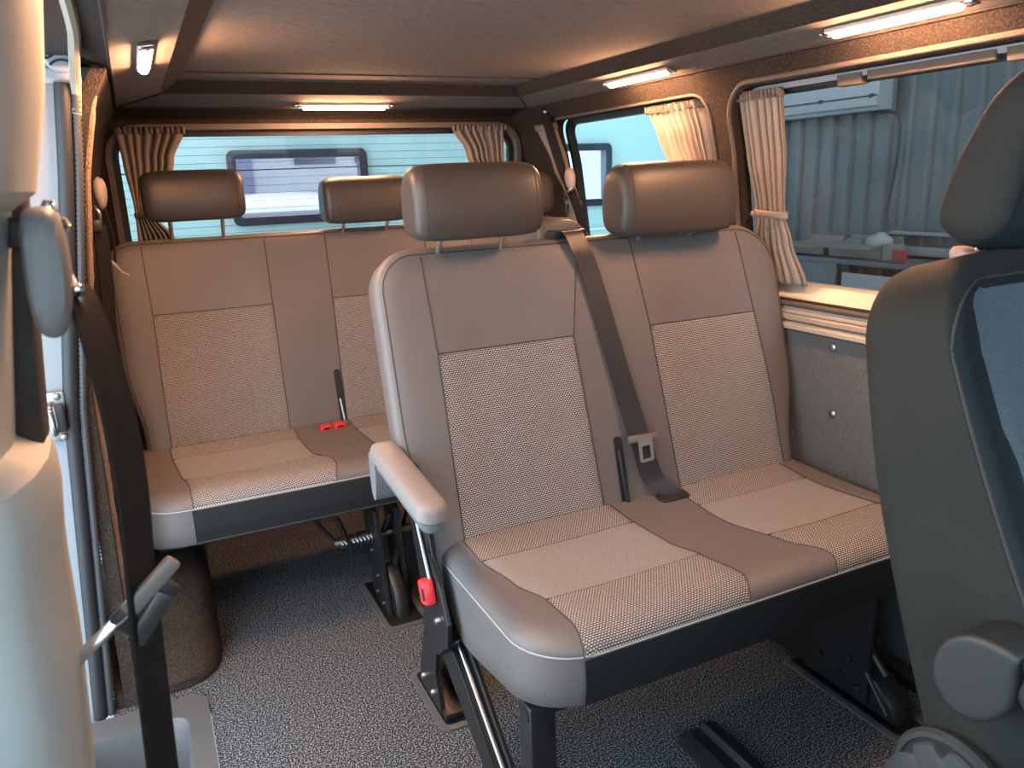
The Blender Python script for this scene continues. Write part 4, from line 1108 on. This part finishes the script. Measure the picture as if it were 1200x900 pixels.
light_bar((1.312, 1.090, 1.4635), (0, 1, 0), NR, 0.30, 'warm light bar above the large side window at the right')
light_bar((1.312, 1.908, 1.4635), (0, 1, 0), NR, 0.30, 'warm light bar above the small rear side window')
light_bar((0.68, 2.662, 1.459), (1, 0, 0), NB, 0.30, 'warm light bar across the headliner above the rear window')
light_bar((0.066, 1.790, 1.4625), (0, 1, 0), NL, 0.30, 'warm light bar at the left, above the open side doorway')
light_bar((0.066, 0.980, 1.4625), (0, 1, 0), NL, 0.30, 'warm light bar of the left row, towards the cab')

# ------------------------------------------------------------------ curtains
def curtain(label, mapf, rows, pleats, tie=None, amp=0.012, band_t=None, nu=110, seed=0, m='curtain'):
    """rows: (z, a0, a1, k) with k scaling the pleat depth; tie: (z, a0, a1)"""
    rnd = random.Random(seed)
    ph = [rnd.uniform(0, 6.28) for _ in range(4)]
    a0f = lerp_table([(r[0], r[1]) for r in rows]); a1f = lerp_table([(r[0], r[2]) for r in rows]); kf_ = lerp_table([(r[0], r[3]) for r in rows])
    zt, zb = max(r[0] for r in rows), min(r[0] for r in rows)
    nv = 44; bm = bmesh.new(); G = []
    for j in range(nv + 1):
        z = zt + (zb - zt) * j / nv; row = []
        for i in range(nu + 1):
            u = i / nu
            uu = u + 0.012 * math.sin(2 * PI * 2.3 * u + ph[0]) + 0.008 * math.sin(5 * z + 9 * u + ph[1])
            w_ = math.sin(2 * PI * pleats * uu + ph[2])
            h = -amp * kf_(z) * (w_ * (0.8 + 0.2 * math.sin(7 * u + ph[3])) + 0.25 * math.sin(4 * PI * pleats * uu))
            a = a0f(z) + (a1f(z) - a0f(z)) * (u + 0.25 / pleats * 0.4 * math.sin(2 * PI * pleats * uu * 2 + ph[1]))
            row.append(bm.verts.new(mapf(a, z, h)))
        G.append(row)
    for A, B in zip(G, G[1:]):
        for i in range(nu): bm.faces.new((A[i], A[i + 1], B[i + 1], B[i]))
    ob = link('curtain', bm, m, angle=1.4)
    md = ob.modifiers.new('thickness', 'SOLIDIFY'); md.thickness = 0.0015
    tag(ob, label, 'curtain', 'pleated window curtains')
    # gathered heading
    bm = bmesh.new(); G = []
    for j in range(5):
        z = zt + 0.004 - 0.022 * j / 4
        G.append([bm.verts.new(mapf(a0f(zt) - 0.002 + (a1f(zt) - a0f(zt) + 0.004) * i / nu, z, -amp * 0.9 * math.sin(2 * PI * pleats * 1.9 * i / nu + ph[0]) - 0.003 + 0.002 * math.sin(j * 2 + i * 0.7))) for i in range(nu + 1)])
    for A, B in zip(G, G[1:]):
        for i in range(nu): bm.faces.new((A[i], A[i + 1], B[i + 1], B[i]))
    hd = link('heading', bm, 'curtain_dark' if m == 'curtain' else m, ob, angle=1.4)
    md = hd.modifiers.new('thickness', 'SOLIDIFY'); md.thickness = 0.0015
    if tie:
        z, a, b = tie
        bm = bmesh.new(); n = 28; am_ = amp * 1.35
        R_ = [[bm.verts.new(mapf((a + b) / 2 + ((b - a) / 2 + 0.003) * math.cos(t), z + dz + 0.004 * math.cos(t), am_ * s_ * math.sin(t))) for t in spaced(0, 2 * PI, n)[:-1]] for dz, s_ in ((-0.009, 0.98), (-0.006, 1.06), (0.006, 1.06), (0.009, 0.98))]
        for A, B in zip(R_, R_[1:]):
            for i in range(n): bm.faces.new((A[i], A[(i + 1) % n], B[(i + 1) % n], B[i]))
        tb = link('tie_back', bm, m, ob)
        md = tb.modifiers.new('thickness', 'SOLIDIFY'); md.thickness = 0.003
        bm = bmesh.new(); p_ = Vector(mapf(b + 0.002, z, -am_ * 0.5))
        lathe(bm, [(0.003, -0.004), (0.008, 0.0), (0.008, 0.004), (0.003, 0.008)], p_, Vector(mapf(b, z, -1)) - Vector(mapf(b, z, 0)), 14)
        link('button', bm, m, tb)
    return ob
mrc = lambda a, z, h: mr(a, z, h + 0.020 + 0.012 * max(0, (1.1 - z) / 0.2))
mbc = lambda a, z, h: mb(a, z, h - 0.022)
curtain('long tied beige curtain at the rear edge of the large side window', mrc,
        [(1.385, 1.500, 1.640, 1.0), (1.25, 1.510, 1.640, 1.0), (1.10, 1.520, 1.622, 0.55), (1.085, 1.522, 1.618, 0.5), (1.02, 1.508, 1.632, 0.7), (0.905, 1.472, 1.640, 1.1)], 6, (1.088, 1.520, 1.620), 0.017, seed=3)
curtain('short beige curtain hanging at the front edge of the small rear side window', mrc,
        [(1.388, 1.800, 2.040, 1.0), (1.30, 1.790, 2.010, 1.0), (1.16, 1.785, 1.940, 0.8), (1.05, 1.79, 1.88, 0.5), (0.93, 1.78, 1.93, 0.9)], 9, (1.05, 1.79, 1.88), 0.017, seed=5)
curtain('tied beige curtain at the rear edge of the small side window, crossed by a belt', lambda a, z, h: mr(a, z, h - 0.012),
        [(1.385, 2.560, 2.700, 1.0), (1.25, 2.535, 2.640, 0.9), (1.11, 2.485, 2.560, 0.5), (1.02, 2.445, 2.575, 0.8), (0.90, 2.40, 2.60, 1.0)], 6, (1.11, 2.485, 2.560), 0.012, seed=8)
curtain('tied beige curtain at the left edge of the rear window', mbc,
        [(1.402, -0.010, 0.195, 1.0), (1.30, 0.0, 0.150, 0.95), (1.16, 0.012, 0.075, 0.5), (1.13, 0.012, 0.070, 0.45), (1.05, 0.010, 0.120, 0.8), (0.94, 0.0, 0.16, 1.0)], 7, (1.135, 0.010, 0.072), 0.012, seed=11)
curtain('beige curtain at the right edge of the rear window, above the middle headrests', mbc,
        [(1.402, 1.135, 1.350, 1.0), (1.30, 1.190, 1.345, 0.95), (1.16, 1.285, 1.345, 0.5), (1.05, 1.24, 1.345, 0.8), (0.94, 1.20, 1.35, 1.0)], 7, (1.15, 1.285, 1.345), 0.012, seed=14)

# ------------------------------------------------------------------ rear belts, cord
def egg(bm, c, ax, r, l, nrm):
    c = Vector(c); ax = Vector(ax).normalized(); nr = Vector(nrm).normalized(); sd = ax.cross(nr).normalized()
    rings = []
    for k in range(13):
        t = -1 + 2 * k / 12; t = max(-0.998, min(0.998, t)); s = math.sqrt(1 - t * t) * (1 + 0.15 * t)
        rings.append([bm.verts.new(c + ax * (l * t) + sd * (r * s * math.cos(a)) + nr * (r * 0.62 * s * math.sin(a))) for a in spaced(0, 2 * PI, 18)[:-1]])
    for A, B in zip(rings, rings[1:]):
        for i in range(18): bm.faces.new((A[i], A[(i + 1) % 18], B[(i + 1) % 18], B[i]))
    bm.faces.new(rings[-1]); bm.faces.new(list(reversed(rings[0])))
rb = thing('seat_belt', 'dark rear seat belt on the right pillar, crossing the small window curtain', 'seat belt', (1.42, 2.43, 1.20), 'rear seat belts on the pillars')
bm = bmesh.new(); egg(bm, (1.392, 2.43, 1.192), (0, 0.25, 1), 0.026, 0.042, (-1, 0, 0)); child('guide_cover', bm, 'cover', rb)
bm = bmesh.new(); tube(bm, smooth_path([(1.385, 2.405, 1.165), (1.375, 2.42, 1.150), (1.385, 2.445, 1.152)], 4), 0.004, 8); child('guide_loop', bm, 'steel', rb)
bm = strap([(1.385, 2.590, 1.420), (1.387, 2.545, 1.33), (1.390, 2.48, 1.22), (1.402, 2.425, 1.13), (1.410, 2.37, 1.02), (1.41, 2.32, 0.92)], [(-0.35, 0.9, 0.25)] * 6, 0.047); child('webbing', bm, 'web', rb)
bm = bmesh.new(); lathe(bm, [(0.008, 0), (0.010, 0.006), (0.004, 0.012)], (1.395, 2.60, 1.43), (-1, 0, 0), 12); child('anchor_bolt', bm, 'steel', rb)
rb = thing('seat_belt', 'dark rear seat belt hanging on the left wall beside the three-seat bench', 'seat belt', (-0.08, 2.2, 1.20), 'rear seat belts on the pillars')
bm = bmesh.new(); egg(bm, (-0.062, 2.20, 1.205), (0.0, 0, 1), 0.026, 0.040, (1, 0, 0.1)); child('guide_cover', bm, 'cover', rb)
bm = bmesh.new(); tube(bm, smooth_path([(-0.078, 2.15, 1.175), (-0.070, 2.14, 1.160), (-0.072, 2.145, 1.135), (-0.078, 2.16, 1.125)], 4), 0.005, 8); child('guide_loop', bm, 'steel', rb)
bm = nbox(-0.092, -0.068, 2.13, 2.165, 1.115, 1.145, 0.006); child('guide_bracket', bm, 'black_plastic', rb)
bm = strap([(-0.074, 2.155, 1.13), (-0.076, 2.17, 1.06), (-0.084, 2.19, 0.95), (-0.100, 2.215, 0.80), (-0.110, 2.235, 0.66), (-0.116, 2.25, 0.55)], [(0.6, 0.8, 0)] * 6, 0.047); child('webbing', bm, 'web', rb)
bm = bmesh.new(); tube(bm, smooth_path([(-0.058, 2.20, 1.17), (-0.050, 2.21, 1.10), (-0.055, 2.22, 1.03)], 5), 0.003, 6); child('guide_wire', bm, 'web', rb)
bm = bmesh.new()
pts = smooth_path([(-0.072, 2.205, 1.045), (-0.060, 2.205, 1.035), (-0.050, 2.20, 1.022), (-0.040, 2.195, 1.010), (-0.028, 2.19, 1.003)], 6)
tube(bm, pts, [0.0045 if i < 10 else 0.003 for i in range(len(pts))], 8)
tag(link('cord', bm, 'curtain'), 'short pale tan cord end sticking out beside the rear bench shoulder', 'cord')

# ------------------------------------------------------------------ garage outside the windows
bm = nbox(-4.0, 3.6, -3.0, 13.0, -0.52, -0.47); struct(link('floor_garage', bm, 'concrete', smooth=False))
struct(link('garage_light_block_roof', nbox(-1.0, 3.6, 0.2, 4.3, 3.2, 3.26), 'white_box', smooth=False))  # unseen roof slab, added and cut to shape the daylight
struct(link('garage_light_block_front', nbox(-1.0, 3.6, -3.1, -3.0, -0.47, 1.7), 'concrete', smooth=False))  # unseen half-height wall, added to hold back low light from ahead
struct(link('garage_light_block_rear', nbox(-4.0, 3.6, 4.2, 4.3, 2.605, 3.2), 'white_box', smooth=False))  # unseen lintel, added to stop sun passing over the door
# ribbed sheet wall
bm = bmesh.new()
A = []; y = -3.0
while y < 5.2:
    A += [(3.40, y), (3.40, y + 0.070), (3.376, y + 0.082), (3.376, y + 0.098)]
    y += 0.114
va = [[bm.verts.new((x, yy, z)) for x, yy in A] for z in (-0.47, 0.6, 1.6, 3.0)]
vb = [[bm.verts.new((3.44, yy, z)) for x, yy in A] for z in (-0.47, 3.0)]
for P, Q in zip(va, va[1:]):
    for i in range(len(A) - 1): bm.faces.new((P[i], P[i + 1], Q[i + 1], Q[i]))
for i in range(len(A) - 1): bm.faces.new((vb[0][i], vb[1][i], vb[1][i + 1], vb[0][i + 1]))
struct(link('wall_garage', bm, 'corr', smooth=False))
# horizontal rails on that wall
rails = bmesh.new(); box(rails, 3.34, 3.372, -0.5, 2.70, 0.868, 0.884, 0.003); box(rails, 3.32, 3.372, -0.5, 2.78, 0.775, 0.815, 0.004)
struct(link('trim_12', rails, 'pale_board'))
# wall unit
ac = thing('air_conditioner', 'pale wall-mounted air conditioner on the ribbed metal wall', 'air conditioner', (3.28, 3.0, 1.45))
pf = [(3.37, 1.455), (3.30, 1.455), (3.275, 1.480), (3.270, 1.520), (3.270, 1.70), (3.29, 1.73), (3.37, 1.73)]
bm = nprism(pf, lambda p, q, h: (p, h, q), 2.765, 3.62, 0.008, 3); child('housing', bm, 'white_box', ac)
bm = nprism([(3.285, 1.470), (3.266, 1.476), (3.256, 1.508), (3.264, 1.516), (3.275, 1.511)], lambda p, q, h: (p, h, q), 2.765, 3.58, 0.002); fl = child('air_flap', bm, 'white_box', ac)
bm = nbox(3.264, 3.275, 2.77, 3.57, 1.514, 1.524); child('air_slot', bm, 'dark_in', ac)
for y in (2.79, 3.10, 3.54):
    bm = nbox(3.258, 3.276, y, y + 0.02, 1.500, 1.53, 0.002); child('flap_hinge', bm, 'dark_in', ac)
bm = nlathe([(0.012, 0), (0.012, 0.003), (0.008, 0.004)], (3.270, 3.07, 1.60), (-1, 0, 0), 14); child('status_light', bm, 'dark_in', ac)
bm = bmesh.new(); tube(bm, smooth_path([(3.335, 2.84, 1.440), (3.345, 2.79, 1.446), (3.352, 2.735, 1.436), (3.353, 2.705, 1.39), (3.353, 2.700, 1.25), (3.353, 2.725, 1.05), (3.353, 2.735, 0.96), (3.353, 2.700, 0.88), (3.353, 2.700, 0.80)], 6), 0.008, 8)
tag(link('cable', bm, 'cable'), 'black cable running down the ribbed wall from the air conditioner', 'cable')
# workbench below it
wb = thing('workbench', 'grey fronted workbench along the ribbed metal wall', 'workbench', (3.2, 2.9, -0.47))
bm = nbox(3.10, 3.36, 2.20, 3.75, 0.735, 0.760, 0.004); child('bench_top', bm, 'grey_panel', wb)
bm = nbox(3.108, 3.125, 2.80, 3.72, -0.2, 0.735, 0.003); child('front_panel', bm, 'grey_panel', wb)
for y in (2.24, 2.74, 3.66):
    bm = nbox(3.13, 3.18, y, y + 0.05, -0.47, 0.735, 0.003); child('leg', bm, 'dark_in', wb)
bm = nbox(3.13, 3.34, 2.24, 3.70, 0.30, 0.32, 0.003); child('lower_shelf', bm, 'dark_in', wb)
bm = nbox(3.075, 3.095, 2.44, 2.735, -0.468, 0.70, 0.004)
tag(link('board', bm, 'pale_board'), 'pale flat board leaning against the workbench', 'board')
def carton(x0, x1, y0, y1, z0, h, flap, label):
    t = thing('cardboard_box', label, 'box', ((x0 + x1) / 2, (y0 + y1) / 2, z0), 'open cardboard boxes on the workbench')
    bm = bmesh.new()
    for a in ((x0, x0 + 0.005, y0, y1), (x1 - 0.005, x1, y0, y1), (x0, x1, y0, y0 + 0.005), (x0, x1, y1 - 0.005, y1)): box(bm, a[0], a[1], a[2], a[3], z0, z0 + h)
    box(bm, x0, x1, y0, y1, z0, z0 + 0.004); child('box_body', bm, 'cardboard', t, smooth=False)
    bm = nbox(x0 - flap, x0 + 0.003, y0 + 0.01, y1 - 0.01, z0 + h - 0.004, z0 + h, 0, 2, Matrix.Rotation(-0.15, 3, 'Y'), Vector((x0, 0, z0 + h))); child('flap', bm, 'cardboard', t, smooth=False)
    bm = nbox(x1 - 0.004, x1 + 0.001, y0 + 0.01, y1 - 0.01, z0 + h - 0.002, z0 + h + 0.03, 0); child('flap', bm, 'cardboard', t, smooth=False)
    return t
carton(3.15, 3.30, 2.575, 2.895, 0.762, 0.07, 0.09, 'open cardboard box holding white cloth on the workbench')
carton(3.15, 3.30, 2.925, 3.16, 0.762, 0.06, 0.08, 'open cardboard box nearer the rear corner of the workbench')
def blob(name, c, r, m, label, cat, seed):
    rnd = random.Random(seed); bm = bmesh.new()
    bmesh.ops.create_icosphere(bm, subdivisions=4, radius=1.0)
    k = [(Vector((rnd.uniform(-1, 1), rnd.uniform(-1, 1), rnd.uniform(-1, 1))) * 5, rnd.uniform(0, 6)) for _ in range(6)]
    for v in bm.verts:
        d_ = v.co.copy(); s = 1 + sum(0.06 * math.sin(d_.dot(a) + p_) for a, p_ in k)
        v.co = Vector((c[0] + d_.x * r[0] * s, c[1] + d_.y * r[1] * s, c[2] + d_.z * r[2] * s))
    return tag(link(name, bm, m), label, cat)
blob('cloth', (3.225, 2.665, 0.830), (0.055, 0.062, 0.050), 'cloth_white', 'crumpled white cloth in the open cardboard box', 'cloth', 3)
blob('cloth', (3.235, 2.80, 0.815), (0.055, 0.055, 0.040), 'cloth_grey', 'crumpled grey cloth beside the white cloth in the box', 'cloth', 5)
bm = nbox(3.12, 3.14, 2.43, 2.50, 0.762, 0.82, 0.004)
tag(link('carton', bm, 'red_item'), 'small red carton standing on the workbench end', 'carton')

# garage door behind the van
gd = thing('garage_door', 'pale blue sectional garage door seen through the rear window', 'garage door', (1.2, 4.2, -0.47))
mg = lambda x, z, h: (x, 4.2 + h, z)
gw = [(-1.07, -0.365), (0.458, 1.165), (1.986, 2.693)]
zs = [-0.47, 0.0, 0.44, 0.882, 1.76, 2.20, 2.60]
for z0_, z1_ in zip(zs, zs[1:]):
    holes = [rrect(a, b, 1.022, 1.390, (0.03,) * 4, 0.02, 6, 6) for a, b in gw] if z0_ == 0.882 else []
    bm = sheet([(-1.8, z0_ + 0.004), (3.36, z0_ + 0.004), (3.36, z1_ - 0.004), (-1.8, z1_ - 0.004)], holes, mg, 0.3, 0.04)
    child('door_section', bm, 'gdoor', gd, smooth=False)
    bm = bmesh.new()
    z = z0_ + 0.10
    while z < z1_ - 0.05:
        if not holes: box(bm, -1.8, 3.36, 4.1985, 4.2005, z - 0.002, z + 0.002)
        z += 0.105
    if len(bm.verts): child('section_groove', bm, 'gdoor', gd, smooth=False)
    else: bm.free()
bm = nbox(-1.8, 3.36, 4.21, 4.225, -0.47, 2.6); child('section_joint', bm, 'car_dark', gd) if False else bm.free()
for a, b in gw:
    bm = band(rrect(a, b, 1.022, 1.390, (0.035,) * 4, 0.042, 8, 8), rrect(a, b, 1.022, 1.390, (0.035,) * 4, 0.0, 8, 8), mg, -0.015, 0.05)
    f = child('window_frame', bm, 'gframe', gd)
    bm = bmesh.new(); prism(bm, rrect(a, b, 1.022, 1.390, (0.035,) * 4, 0.036, 8, 8), mg, 0.015, 0.02); child('window_pane', bm, 'glass_door', f)

# beyond the garage door: parked car and a pale building
cr = thing('car', 'pale parked car outside, seen through the garage door window', 'car', (1.35, 7.5, -0.47))
body = [(5.95, 0.22), (5.92, 0.45), (6.0, 0.72), (6.9, 0.98), (7.1, 1.04), (7.75, 1.52), (8.2, 1.62), (9.0, 1.60), (9.75, 1.30), (9.95, 1.05), (10.0, 0.5), (9.95, 0.22)]
bm = bmesh.new(); rows = []
for t in spaced(-1, 1, 16):
    k = 1 - 0.10 * abs(t) ** 4
    rows.append([bm.verts.new((1.35 + t * 0.88 * (1 - 0.16 * max(0, (z - 0.95) / 0.65)), y + 0.12 * t * t * (1 if y < 7 else -0.3), -0.47 + z * (k if z > 0.9 else 1))) for y, z in closed_spline(body, 3)])
for A, B in zip(rows, rows[1:]):
    for k in range(len(A)): bm.faces.new((A[k], A[(k + 1) % len(A)], B[(k + 1) % len(A)], B[k]))
bm.faces.new(rows[0]); bm.faces.new(list(reversed(rows[-1])))
child('car_body', bm, 'car_white', cr)
bm = bmesh.new(); prism(bm, [(-0.66, 0.0), (0.66, 0.0), (0.56, 0.60), (-0.56, 0.60)], lambda p, q, h: (1.35 + p, 7.10 + q * 0.86 - h + 0.0, -0.47 + 1.055 + q * 0.60 + h), 0.02, 0.05, 0.005); child('windshield', bm, 'car_glass', cr)
for s in (-1, 1):
    for y in (6.75, 9.15):
        bm = bmesh.new(); lathe(bm, [(0.20, -0.1), (0.31, -0.1), (0.33, -0.06), (0.33, 0.06), (0.31, 0.1), (0.18, 0.09)], (1.35 + s * 0.80, y, -0.14), (s, 0, 0), 28); child('wheel', bm, 'car_dark', cr)
    bm = bmesh.new(); egg(bm, (1.35 + s * 0.62, 6.02, 0.18), (1, 0.3 * s, 0.1), 0.07, 0.18, (0, -1, 0)); child('headlight', bm, 'chrome', cr)
    bm = bmesh.new(); egg(bm, (1.35 + s * 0.98, 7.15, 0.62), (1, 0, 0), 0.07, 0.11, (0, -1, 0)); child('wing_mirror', bm, 'car_white', cr)
bl = thing('building', 'pale rendered building outside, behind the parked car', 'building', (2.0, 12.4, -0.47))
bm = nbox(-3.5, 8.0, 12.0, 12.8, -0.47, 4.0); child('wall', bm, 'building', bl, smooth=False)
for x0_, x1_ in ((2.25, 2.85), (3.15, 3.75)):
    bm = nbox(x0_, x1_, 11.97, 12.02, 1.53, 1.72, 0.01); child('window', bm, 'building_win', bl)
bm = nbox(0.9, 1.65, 11.96, 12.02, -0.47, 1.95, 0.01); child('door', bm, 'purple', bl)

# ------------------------------------------------------------------ light and view
wld = bpy.data.worlds.new('world'); sc.world = wld; wld.use_nodes = True
bg = wld.node_tree.nodes['Background']
bg.inputs['Color'].default_value = (0.68, 0.86, 1.0, 1); bg.inputs['Strength'].default_value = 7.3
sun = bpy.data.lights.new('sun', 'SUN'); sun.energy = 17.0; sun.angle = 0.02; sun.color = (1.0, 0.97, 0.92)
so = bpy.data.objects.new('sun', sun); C.objects.link(so); so.rotation_euler = (math.radians(-52), 0, math.radians(12)); so.location = (1, 9, 6)
sc.view_settings.view_transform = 'Standard'; sc.view_settings.look = 'None'
sc.view_settings.exposure = 0.0; sc.view_settings.gamma = 1.0; sc.view_settings.use_curve_mapping = False
